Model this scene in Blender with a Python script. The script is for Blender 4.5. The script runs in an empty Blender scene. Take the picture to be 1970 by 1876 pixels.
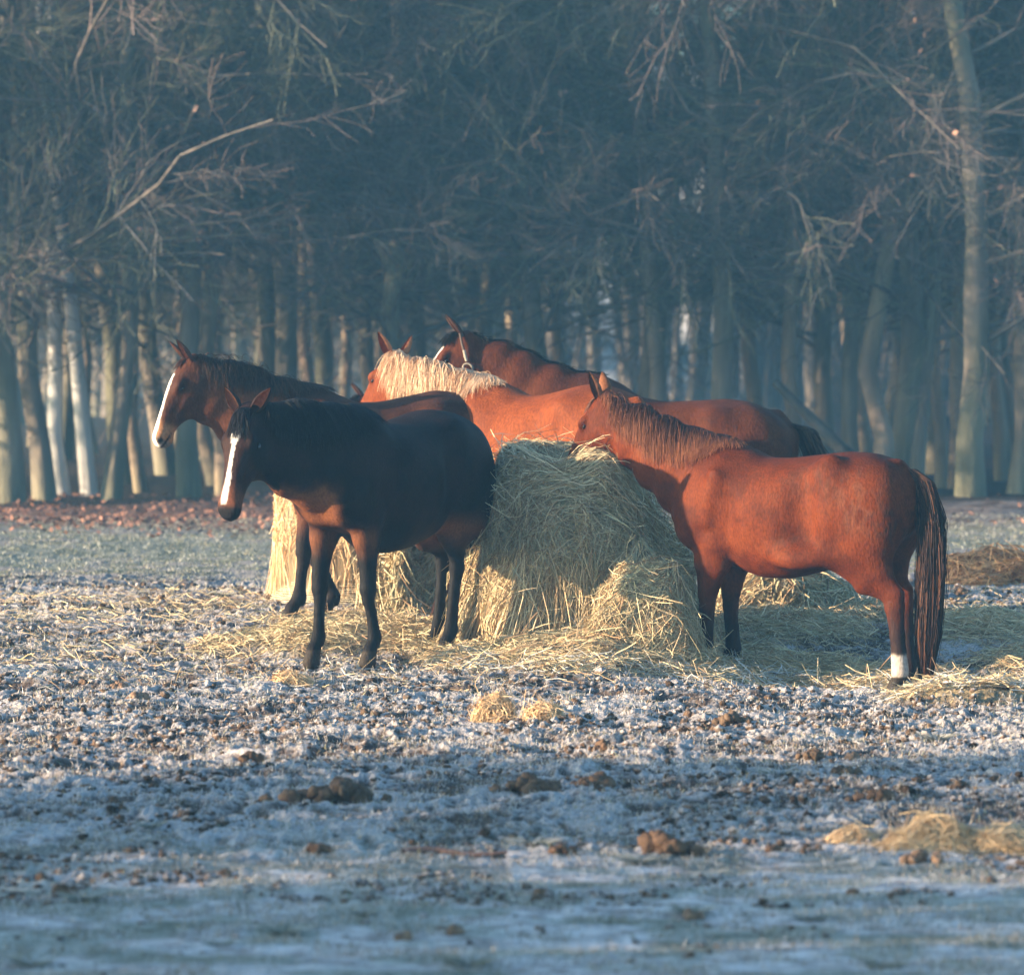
import bpy, math, random
import numpy as np
from mathutils import Vector, Matrix

random.seed(7)
RNG = np.random.default_rng(11)
C = bpy.context.scene.collection
SUN_AZ, SUN_EL, SUN_E, SUN_COL = (-.97, -.235), 11.3, 5.0, (1.0, .74, .50)
SKY_S, EXPO, FSTOP = .125, 2.0, 3.7
SKY_TINT = (.80, 1.0, 1.06)
HAZE_D, HAZE_COL = .0015, (.22, .60, 1.0, 1)
SHADE = [(-16, 9, 1.0), (-19, 12, 1.1), (-17, 15, 1.1)]
SHADE_HEDGES = [(-14, 4.0, -14.5, 18.6, 2.75, .35, 52000, 61, 'dense field hedge outside the picture at the left')]

# ------------------------------------------------------------------ camera model
F, CH = 9371.0, 2.0                       # focal length in pixels of a 1970 wide picture, camera height
PITCH = math.atan(297.0 / F)
CP, SP = math.cos(PITCH), math.sin(PITCH)


def ray(px, py):
    dx, dz = (px - 985.0) / F, (938.0 - py) / F
    return np.array([dx, CP + dz * SP, -SP + dz * CP])


def at(px, py, Y):                        # point at distance Y seen at pixel px, py
    r = ray(px, py)
    return np.array([0, 0, CH]) + r * (Y / r[1])


def sstep(a, b, x):
    t = np.clip((x - a) / (b - a), 0, 1)
    return t * t * (3 - 2 * t)


# ------------------------------------------------------------------ noise
def _lat2(seed):
    return np.random.default_rng(seed).random((256, 256)).astype(np.float32)


def n2(x, y, scale, seed):
    L = _lat2(seed)
    x = np.asarray(x) / scale + 1000.5
    y = np.asarray(y) / scale + 1000.5
    xi, yi = np.floor(x).astype(int), np.floor(y).astype(int)
    fx, fy = x - xi, y - yi
    fx, fy = fx * fx * (3 - 2 * fx), fy * fy * (3 - 2 * fy)
    a, b, c, d = xi & 255, (xi + 1) & 255, yi & 255, (yi + 1) & 255
    return (L[a, c] * (1 - fx) + L[b, c] * fx) * (1 - fy) + (L[a, d] * (1 - fx) + L[b, d] * fx) * fy


_L3 = {}


def n3(p, scale, seed):
    if seed not in _L3:
        _L3[seed] = np.random.default_rng(seed).random((64, 64, 64)).astype(np.float32)
    L = _L3[seed]
    q = np.asarray(p) / scale + 500.3
    i = np.floor(q).astype(int)
    f = q - i
    f = f * f * (3 - 2 * f)
    i0, i1 = i & 63, (i + 1) & 63
    r = 0
    for a in (0, 1):
        for b in (0, 1):
            for c in (0, 1):
                w = (f[:, 0] if a else 1 - f[:, 0]) * (f[:, 1] if b else 1 - f[:, 1]) * (f[:, 2] if c else 1 - f[:, 2])
                r = r + w * L[(i1 if a else i0)[:, 0], (i1 if b else i0)[:, 1], (i1 if c else i0)[:, 2]]
    return r


# ------------------------------------------------------------------ mesh helpers
def mesh(name, verts, faces, cols=None, mats=(), midx=None, smooth=True):
    """faces: list of int arrays (n,3) or (n,4); cols: (V,3) float vertex colours"""
    me = bpy.data.meshes.new(name)
    verts = np.ascontiguousarray(verts, np.float32)
    faces = [np.asarray(f, np.int32) for f in faces if len(f)]
    me.vertices.add(len(verts))
    me.vertices.foreach_set('co', verts.ravel())
    nl = sum(f.size for f in faces)
    nf = sum(len(f) for f in faces)
    me.loops.add(nl)
    me.loops.foreach_set('vertex_index', np.concatenate([f.ravel() for f in faces]))
    me.polygons.add(nf)
    tot = np.concatenate([np.full(len(f), f.shape[1], np.int32) for f in faces])
    me.polygons.foreach_set('loop_start', np.concatenate([[0], np.cumsum(tot)[:-1]]).astype(np.int32))
    if midx is not None:
        me.polygons.foreach_set('material_index', np.asarray(midx, np.int32))
    if smooth:
        me.polygons.foreach_set('use_smooth', np.ones(nf, bool))
    for m in mats:
        me.materials.append(m)
    if cols is not None:
        a = me.attributes.new('col', 'FLOAT_COLOR', 'POINT')
        c4 = np.ones((len(verts), 4), np.float32)
        c4[:, :3] = cols
        a.data.foreach_set('color', c4.ravel())
    me.update(calc_edges=True)
    me.validate()
    return me


def link(name, me, parent=None):
    o = bpy.data.objects.new(name, me)
    C.objects.link(o)
    if parent is not None:
        o.parent = parent
    return o


def tag(o, label=None, cat=None, group=None, kind=None):
    if label: o['label'] = label
    if cat: o['category'] = cat
    if group: o['group'] = group
    if kind: o['kind'] = kind
    return o


class Acc:                                # gathers pieces of one mesh
    def __init__(s):
        s.v, s.f3, s.f4, s.c, s.m3, s.m4, s.n = [], [], [], [], [], [], 0

    def add(s, v, f, c, mi=0):
        v = np.asarray(v, float).reshape(-1, 3)
        f = np.asarray(f)
        if not len(v) or not len(f): return
        (s.f3 if f.shape[1] == 3 else s.f4).append(f + s.n)
        (s.m3 if f.shape[1] == 3 else s.m4).append(np.full(len(f), mi))
        s.v.append(v)
        c = np.asarray(c, float)
        s.c.append(np.broadcast_to(c, (len(v), 3)))
        s.n += len(v)

    def build(s, name, mats, smooth=True):
        fs = [np.concatenate(a) for a in (s.f3, s.f4) if a]
        ms = np.concatenate([np.concatenate(a) for a in (s.m3, s.m4) if a])
        return mesh(name, np.concatenate(s.v), fs, np.concatenate(s.c), mats, ms, smooth)


def norm(a):
    return a / np.maximum(np.linalg.norm(a, axis=-1, keepdims=True), 1e-9)


def tubes(P, R, sides=3):
    """P (N,M,3) R (N,M) -> verts, quads"""
    N, M, _ = P.shape
    T = norm(np.gradient(P, axis=1))
    ref = np.where(np.abs(T[:, :1, 2:3]) > 0.85, np.array([1.0, 0, 0]), np.array([0, 0, 1.0]))
    U = norm(np.cross(T, np.broadcast_to(ref, T.shape)))
    V = np.cross(T, U)
    a = np.arange(sides) * 2 * math.pi / sides
    vv = P[:, :, None] + R[:, :, None, None] * (np.cos(a)[:, None] * U[:, :, None] + np.sin(a)[:, None] * V[:, :, None])
    idx = np.arange(N * M * sides).reshape(N, M, sides)
    nx = np.roll(idx, -1, axis=2)
    q = np.stack([idx[:, :-1], nx[:, :-1], nx[:, 1:], idx[:, 1:]], -1).reshape(-1, 4)
    return vv.reshape(-1, 3), q


def ribbons(P, R, rng):
    N, M, _ = P.shape
    T = norm(np.gradient(P, axis=1))
    ref = norm(rng.normal(size=(N, 1, 3)))
    U = norm(np.cross(T, np.broadcast_to(ref, T.shape)))
    vv = np.stack([P - U * R[..., None], P + U * R[..., None]], 2)
    idx = np.arange(N * M * 2).reshape(N, M, 2)
    q = np.stack([idx[:, :-1, 0], idx[:, :-1, 1], idx[:, 1:, 1], idx[:, 1:, 0]], -1).reshape(-1, 4)
    return vv.reshape(-1, 3), q


# ------------------------------------------------------------------ materials
def mat(name, color=None, rough=0.7, attr=False, bump=None, noise=None, sheen=0.0, spec=0.3, trans=0.0):
    m = bpy.data.materials.new(name)
    m.use_nodes = True
    nt = m.node_tree
    b = nt.nodes['Principled BSDF']
    b.inputs['Roughness'].default_value = rough
    b.inputs['Specular IOR Level'].default_value = spec
    if sheen:
        b.inputs['Sheen Weight'].default_value = sheen
        b.inputs['Sheen Roughness'].default_value = 0.5
    tc = nt.nodes.new('ShaderNodeTexCoord')
    src = None
    if attr:
        a = nt.nodes.new('ShaderNodeAttribute')
        a.attribute_name = 'col'
        src = a.outputs['Color']
    else:
        r = nt.nodes.new('ShaderNodeRGB')
        r.outputs[0].default_value = (*color, 1)
        src = r.outputs[0]
    if noise:                            # (scale, amount, stretch vector)
        sc, am, st = noise
        mp = nt.nodes.new('ShaderNodeMapping')
        mp.inputs['Scale'].default_value = st
        nt.links.new(tc.outputs['Object'], mp.inputs['Vector'])
        n = nt.nodes.new('ShaderNodeTexNoise')
        n.inputs['Scale'].default_value = sc
        n.inputs['Detail'].default_value = 5
        nt.links.new(mp.outputs[0], n.inputs['Vector'])
        mr = nt.nodes.new('ShaderNodeMapRange')
        mr.inputs['From Min'].default_value = 0.3
        mr.inputs['From Max'].default_value = 0.7
        mr.inputs['To Min'].default_value = 1 - am
        mr.inputs['To Max'].default_value = 1 + am
        nt.links.new(n.outputs['Fac'], mr.inputs['Value'])
        mx = nt.nodes.new('ShaderNodeVectorMath')
        mx.operation = 'SCALE'
        nt.links.new(src, mx.inputs[0])
        nt.links.new(mr.outputs[0], mx.inputs['Scale'])
        src = mx.outputs[0]
    nt.links.new(src, b.inputs['Base Color'])
    if bump:
        sc, dist, st = bump
        mp = nt.nodes.new('ShaderNodeMapping')
        mp.inputs['Scale'].default_value = st
        nt.links.new(tc.outputs['Object'], mp.inputs['Vector'])
        n = nt.nodes.new('ShaderNodeTexNoise')
        n.inputs['Scale'].default_value = sc
        n.inputs['Detail'].default_value = 6
        nt.links.new(mp.outputs[0], n.inputs['Vector'])
        bp = nt.nodes.new('ShaderNodeBump')
        bp.inputs['Strength'].default_value = 1.0
        bp.inputs['Distance'].default_value = dist
        nt.links.new(n.outputs['Fac'], bp.inputs['Height'])
        nt.links.new(bp.outputs[0], b.inputs['Normal'])
    return m


M_COAT = mat('horse_coat', attr=True, rough=0.6, sheen=0.0, spec=0.05, bump=(75, 0.0045, (1, 1, 0.45)), noise=(85, 0.27, (1, 1, 0.5)))
M_HAIR = mat('horse_hair', attr=True, rough=0.55, spec=0.14)
M_EYE = mat('eye', (0.01, 0.006, 0.005), rough=0.12, spec=0.6)
M_HAY = mat('hay', attr=True, rough=0.65, spec=0.25)
M_SOIL = mat('frosted_soil', attr=True, rough=0.85, spec=0.15, bump=(45, 0.02, (1, 1, 1)), noise=(90, 0.35, (1, 1, 1)))
M_FROST = mat('frosted_blades', attr=True, rough=0.6, spec=0.3)
M_DUNG = mat('dung', attr=True, rough=0.8, bump=(40, 0.01, (1, 1, 1)), noise=(30, 0.4, (1, 1, 1)))
M_BARK = mat('bark', attr=True, rough=0.9, bump=(9, 0.05, (1, 1, 0.2)), noise=(3, 0.4, (1, 1, 0.3)))
M_TWIG = mat('twigs', attr=True, rough=0.85)
M_NET = mat('net_wrap', (0.78, 0.70, 0.52), rough=0.6)
M_METAL = mat('halter_metal', (0.28, 0.24, 0.19), rough=0.35, noise=(60, 0.2, (1, 1, 1)))
M_LEAF = mat('dead_leaf', attr=True, rough=0.8)
M_HILL = mat('far_slope', attr=True, rough=0.95, noise=(0.4, 0.5, (1, 1, 1)))

# ------------------------------------------------------------------ ground height
HAY_SPOTS = []                            # x, y, rx, ry, weight in metres


def gbase(x, y):
    x, y = np.asarray(x, float), np.asarray(y, float)
    z = 0.14 * sstep(29.2, 31.6, y)
    z = z + 0.10 * (n2(x, y, 4.0, 3) - 0.5) * sstep(33.5, 37, y)
    z = z + 0.03 * (n2(x, y, 1.4, 4) - 0.5)
    z = z - 0.165 * np.exp(-((x - 2.1) / .95) ** 2 - ((y - 28.5) / .75) ** 2) + .02 * np.exp(-((x + .75) / .7) ** 2 - ((y - 29.2) / .8) ** 2)
    return z


def G(px, py):                            # point of the ground seen at a pixel
    Y = 29.0
    for _ in range(12):
        r = ray(px, py)
        z = float(gbase(r[0] * Y, Y))
        Y = 0.5 * Y + 0.5 * (z - CH) / r[2] * r[1]
    r = ray(px, py)
    return np.array([r[0] / r[1] * Y, Y, float(gbase(r[0] / r[1] * Y, Y))])


for px, py, rx, ry, w in ((470, 1248, 0.36, 0.45, .5), (610, 1245, 0.42, 0.7, 1), (790, 1240, 0.42, 0.75, 1), (960, 1280, 0.5, .6, 1),
                          (1130, 1290, 0.6, 0.7, 1), (1330, 1300, 0.6, .65, 1), (1420, 1290, .5, .7, 1), (1560, 1310, .5, .6, .9), (1500, 1215, .6, .6, .9),
                          (1700, 1335, .55, .6, .9), (1880, 1345, .5, .6, .9), (1640, 1190, .4, .4, .8), (1880, 1215, .55, .75, .75), (2060, 1280, .6, .8, .7),
                          (640, 1200, .5, .8, .35), (330, 1175, .8, .5, .10), (100, 1190, .8, .6, .08), (1040, 1372, .12, .2, .2), (200, 1240, .7, .5, .06)):
    g = G(px, py)
    HAY_SPOTS.append((g[0], g[1], rx, ry, w))


def haymask(x, y):
    m = np.zeros(np.shape(x))
    for a, b, rx, ry, w in HAY_SPOTS:
        d = ((x - a) / rx) ** 2 + ((y - b) / ry) ** 2
        m = np.maximum(m, w * np.clip(1.25 - d, 0, 1))
    return m


def gfull(x, y, micro=False):
    """ground with clods"""
    x, y = np.asarray(x, float), np.asarray(y, float)
    z = gbase(x, y)
    churn = sstep(16.5, 21, y + 2.5 * (n2(x, y, 1.7, 31) - .5)) * (1 - 0.85 * sstep(35.5, 39, y)) * 0.85 + 0.15
    hm = haymask(x, y)
    a = np.abs(n2(x, y, 0.33, 5) - 0.5) * 2
    b = np.abs(n2(x, y, 0.10, 6) - 0.5) * 2
    c = np.abs(n2(x, y, 0.045, 7) - 0.5) * 2
    f = n2(x, y, 0.024, 8)
    d = n2(x, y, 0.8, 9)
    e = n2(x, y, 0.21, 12)
    mic = .36 * (1 - b) + .30 * (1 - c) + .34 * f
    det = 0.055 * (1 - a) * d * 1.2 + 0.035 * (1 - b) * (.4 + 1.2 * e) + 0.022 * (1 - c) + 0.014 * f - .01
    z = z + churn * (1 - 0.55 * hm) * (det - 0.05)
    if micro: return mic, churn
    z = z + hm * (0.035 + 0.05 * n2(x, y, 0.25, 10))
    return z


# ------------------------------------------------------------------ SDF field and surface nets
class Field:
    def __init__(s, lo, hi, h):
        s.lo, s.h = np.array(lo, float), h
        s.n = np.ceil((np.array(hi) - s.lo) / h).astype(int) + 1
        s.v = np.full(s.n, 9.0, np.float32)

    def _slice(s, lo, hi):
        a = np.clip(np.floor((lo - s.lo) / s.h).astype(int), 0, s.n - 1)
        b = np.clip(np.ceil((hi - s.lo) / s.h).astype(int) + 1, 1, s.n)
        g = [s.lo[i] + s.h * np.arange(a[i], b[i]) for i in range(3)]
        X = np.stack(np.meshgrid(*g, indexing='ij'), -1).astype(np.float32)
        return tuple(slice(a[i], b[i]) for i in range(3)), X

    def _mix(s, sl, d, k, sub):
        a = s.v[sl]
        if sub:
            d = -d
            h = np.maximum(k - np.abs(a - d), 0) / k
            s.v[sl] = np.maximum(a, d) + h * h * k / 4
        else:
            h = np.maximum(k - np.abs(a - d), 0) / k
            s.v[sl] = np.minimum(a, d) - h * h * k / 4

    def cone(s, A, B, a, b, up=(1, 0, 0), k=0.03, sub=False):
        """a=(height,width) half sizes at A, b at B; height runs along up"""
        A, B = np.array(A, float), np.array(B, float)
        r = max(*a, *b) * (1 + k / min(*a, *b)) + 2 * s.h
        sl, X = s._slice(np.minimum(A, B) - r, np.maximum(A, B) + r)
        if 0 in X.shape: return
        ax = B - A
        L = max(np.linalg.norm(ax), 1e-6)
        ax = ax / L
        U = np.array(up, float)
        U = U - ax * U.dot(ax)
        U = U / np.linalg.norm(U)
        V = np.cross(ax, U)
        Q = X - A
        st = Q @ ax
        t = np.clip(st / L, 0, 1)
        o = st - t * L
        hh = a[0] + (b[0] - a[0]) * t
        hw = a[1] + (b[1] - a[1]) * t
        mn = np.minimum(hh, hw)
        q = np.sqrt(((Q @ U) / hh) ** 2 + ((Q @ V) / hw) ** 2 + (o / mn) ** 2)
        s._mix(sl, (q - 1) * mn, k, sub)

    def chain(s, pts, sz, up=(1, 0, 0), k=0.03):
        for i in range(len(pts) - 1):
            s.cone(pts[i], pts[i + 1], sz[i], sz[i + 1], up, k)

    def ell(s, c, r, R=None, k=0.04, sub=False):
        c, r = np.array(c, float), np.array(r, float)
        m = r.max() * (1 + k / r.min()) + 2 * s.h
        sl, X = s._slice(c - m, c + m)
        if 0 in X.shape: return
        Q = X - c
        if R is not None: Q = Q @ R
        q = np.linalg.norm(Q / r, axis=-1)
        s._mix(sl, (q - 1) * r.min(), k, sub)

    def loft(s, st, O=(0, 0, 0), R=None, n=2.3, k=0.04, under=1.0):
        """st rows: u, top, bottom, halfwidth; frame R columns = axes u, w(lateral), v(up)"""
        st = np.array(st, float)
        O = np.array(O, float)
        R = np.eye(3) if R is None else R
        uu = np.linspace(st[0, 0], st[-1, 0], 140)
        tab = []
        for j in (1, 2, 3):                 # catmull style smoothing
            y = np.interp(uu, st[:, 0], st[:, j])
            ker = np.hanning(15); ker /= ker.sum()
            yp = np.concatenate([2 * y[0] - y[7:0:-1], y, 2 * y[-1] - y[-2:-9:-1]])
            tab.append(np.convolve(yp, ker, 'valid'))
        m = 2.2 * k + 2 * s.h
        cs = np.array([[u, w, v] for u in (st[0, 0] - m, st[-1, 0] + m) for w in (-st[:, 3].max() - m, st[:, 3].max() + m)
                       for v in (st[:, 2].min() - m, st[:, 1].max() + m)]) @ R.T + O
        sl, X = s._slice(cs.min(0), cs.max(0))
        if 0 in X.shape: return
        Q = (X - O) @ R
        u = Q[..., 0]
        tp, bt, w = (np.interp(u, uu, t) for t in tab)
        c, hh = (tp + bt) / 2, np.maximum((tp - bt) / 2, .01)
        w = np.maximum(w, .01)
        vv = (Q[..., 2] - c) / hh
        ww = w * np.where(vv < 0, 1 - (1 - under) * np.clip(-vv, 0, 1), 1)
        q = (np.abs(Q[..., 1] / ww) ** n + np.abs(vv) ** n) ** (1 / n)
        d = (q - 1) * np.minimum(w, hh)
        d = np.maximum(d, np.abs(u - (uu[0] + uu[-1]) / 2) - (uu[-1] - uu[0]) / 2)
        s._mix(sl, d, k, False)

    def sample(s, P):
        q = np.clip((P - s.lo) / s.h, 0, s.n - 1.001)
        i = np.floor(q).astype(int)
        f = q - i
        r = 0
        for a in (0, 1):
            for b in (0, 1):
                for c in (0, 1):
                    w = (f[:, 0] if a else 1 - f[:, 0]) * (f[:, 1] if b else 1 - f[:, 1]) * (f[:, 2] if c else 1 - f[:, 2])
                    r = r + w * s.v[i[:, 0] + a, i[:, 1] + b, i[:, 2] + c]
        return r

    def grad(s, P):
        e = s.h
        return norm(np.stack([s.sample(P + np.eye(3)[i] * e) - s.sample(P - np.eye(3)[i] * e) for i in range(3)], -1))

    def nets(s):
        v = s.v
        v[0], v[-1], v[:, 0], v[:, -1], v[:, :, 0], v[:, :, -1] = 9, 9, 9, 9, 9, 9
        ins = v < 0
        cnt = sum(ins[a:a + ins.shape[0] - 1, b:b + ins.shape[1] - 1, c:c + ins.shape[2] - 1].astype(np.int8)
                  for a in (0, 1) for b in (0, 1) for c in (0, 1))
        act = np.argwhere((cnt > 0) & (cnt < 8))
        idm = np.full(cnt.shape, -1, np.int32)
        idm[act[:, 0], act[:, 1], act[:, 2]] = np.arange(len(act))
        cor = np.array([(a, b, c) for a in (0, 1) for b in (0, 1) for c in (0, 1)])
        vals = np.stack([v[act[:, 0] + c[0], act[:, 1] + c[1], act[:, 2] + c[2]] for c in cor], 1)
        acc, num = np.zeros((len(act), 3)), np.zeros(len(act))
        for i in range(8):
            for j in range(i + 1, 8):
                if np.abs(cor[i] - cor[j]).sum() != 1: continue
                a, b = vals[:, i], vals[:, j]
                m = (a < 0) != (b < 0)
                t = np.where(m, a / np.where(m, a - b, 1), 0)
                acc += np.where(m[:, None], cor[i] + t[:, None] * (cor[j] - cor[i]), 0)
                num += m
        P = s.lo + s.h * (act + acc / num[:, None])
        quads = []
        for ax in range(3):
            o1, o2 = [(1, 2), (2, 0), (0, 1)][ax]
            e = np.eye(3, dtype=int)
            sh = [slice(None)] * 3
            s0, s1 = list(sh), list(sh)
            s0[ax], s1[ax] = slice(0, -1), slice(1, None)
            A, B = ins[tuple(s0)], ins[tuple(s1)]
            w = np.argwhere(A != B)
            w = w[(w[:, o1] > 0) & (w[:, o2] > 0) & (w[:, o1] < cnt.shape[o1]) & (w[:, o2] < cnt.shape[o2])]
            flip = ~A[w[:, 0], w[:, 1], w[:, 2]]
            c = [w - e[o1] - e[o2], w - e[o2], w, w - e[o1]]
            q = np.stack([idm[x[:, 0], x[:, 1], x[:, 2]] for x in c], 1)
            q[flip] = q[flip][:, ::-1]
            quads.append(q)
        return P, np.concatenate(quads)


def axes(U, V):
    """head frame: U along the head, V dorsal; columns u, w (left), v"""
    U = np.array(U, float); U /= np.linalg.norm(U)
    V = np.array(V, float); V -= U * U.dot(V); V /= np.linalg.norm(V)
    W = np.cross(V, U)
    return np.stack([U, W, V], 1)


HEADST = [(-.05, .00, -.10, .045), (-.01, .035, -.15, .070), (.05, .052, -.21, .084), (.12, .060, -.262, .092), (.20, .060, -.275, .094), (.27, .050, -.235, .078),
          (.34, .036, -.178, .060), (.42, .022, -.136, .052), (.49, .010, -.122, .052), (.55, -.002, -.122, .052), (.59, -.022, -.112, .044), (.615, -.050, -.095, .022)]

TORSO = [(-.80, 1.20, 1.05, .06), (-.76, 1.31, .98, .15), (-.66, 1.42, .90, .235), (-.52, 1.475, .84, .275), (-.36, 1.49, .80, .285), (-.20, 1.455, .74, .285),
         (.0, 1.415, .69, .305), (.18, 1.41, .675, .30), (.32, 1.455, .70, .265), (.44, 1.485, .75, .235), (.56, 1.43, .80, .215), (.68, 1.28, .88, .18), (.76, 1.14, .96, .10)]


def ear(acc, base, tip, opn, w, col, incol):
    """leaf shaped cup standing from base to tip, opening towards opn"""
    base, tip = np.array(base, float), np.array(tip, float)
    ax = tip - base
    L = np.linalg.norm(ax); ax /= L
    O = np.array(opn, float); O -= ax * O.dot(ax); O /= np.linalg.norm(O)
    S = np.cross(ax, O)
    nu, nv = 12, 9
    t = np.linspace(0, 1, nu)
    prof = w * np.interp(t, [0, .15, .4, .7, .9, 1], [.62, .82, 1, .74, .36, .06])
    ang = np.linspace(-2.35, 2.35, nv)
    for shell, cc, off in ((0, col, 0), (1, incol, .0035)):
        r = np.maximum(prof - off, .0008)
        V = (base + ax * (t * L)[:, None] - O * (0.15 * w) + O * (w * 0.9 * t[:, None] ** 2 * 0.5))[:, None] \
            + r[:, None, None] * (np.sin(ang)[None, :, None] * S * 0.95 - np.cos(ang)[None, :, None] * O * 0.62)
        V = V + (ax * L * 0.0)
        idx = np.arange(nu * nv).reshape(nu, nv)
        q = np.stack([idx[:-1, :-1], idx[:-1, 1:], idx[1:, 1:], idx[1:, :-1]], -1).reshape(-1, 4)
        if shell: q = q[:, ::-1]
        c = np.array(cc)[None] * np.ones((nu * nv, 1))
        if not shell:
            tt = np.repeat(t, nv)[:, None]
            c = c * (1 - .6 * sstep(.75, 1, tt))
        acc.add(V.reshape(-1, 3), q, c)


def sphere(c, r, nu=10, nv=8):
    th, ph = np.meshgrid(np.linspace(0, 2 * math.pi, nu, endpoint=False), np.linspace(0, math.pi, nv))
    V = np.array(c) + np.array(r) * np.stack([np.sin(ph) * np.cos(th), np.sin(ph) * np.sin(th), np.cos(ph)], -1)
    idx = np.arange(nu * nv).reshape(nv, nu)
    q = np.stack([idx[:-1], np.roll(idx, -1, 1)[:-1], np.roll(idx, -1, 1)[1:], idx[1:]], -1).reshape(-1, 4)
    return V.reshape(-1, 3), q


def strands_on(field, roots, dirs, length, rng, npt=7, sag=1.0, off=0.008, wild=0.15, keep=0.004):
    """hair that starts at roots, leaves along dirs, falls and lies on the field surface"""
    N = len(roots)
    P = np.zeros((N, npt, 3))
    p = roots.copy()
    d = norm(dirs)
    step = (length / (npt - 1))[:, None]
    wv = rng.normal(size=(N, 3)) * wild
    P[:, 0] = p
    for i in range(1, npt):
        d = norm(d + sag * np.array([0, 0, -0.55]) + wv * 0.35)
        p = p + d * step
        for _ in range(3):
            s_ = field.sample(p)
            push = np.clip(off - s_, 0, 0.08)
            pull = np.clip(s_ - off - keep - 0.012, 0, .05) * 0.35
            g = field.grad(p)
            p = p + g * push[:, None] - g * (pull * (s_ < .12))[:, None]
        P[:, i] = p
    return P


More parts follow.
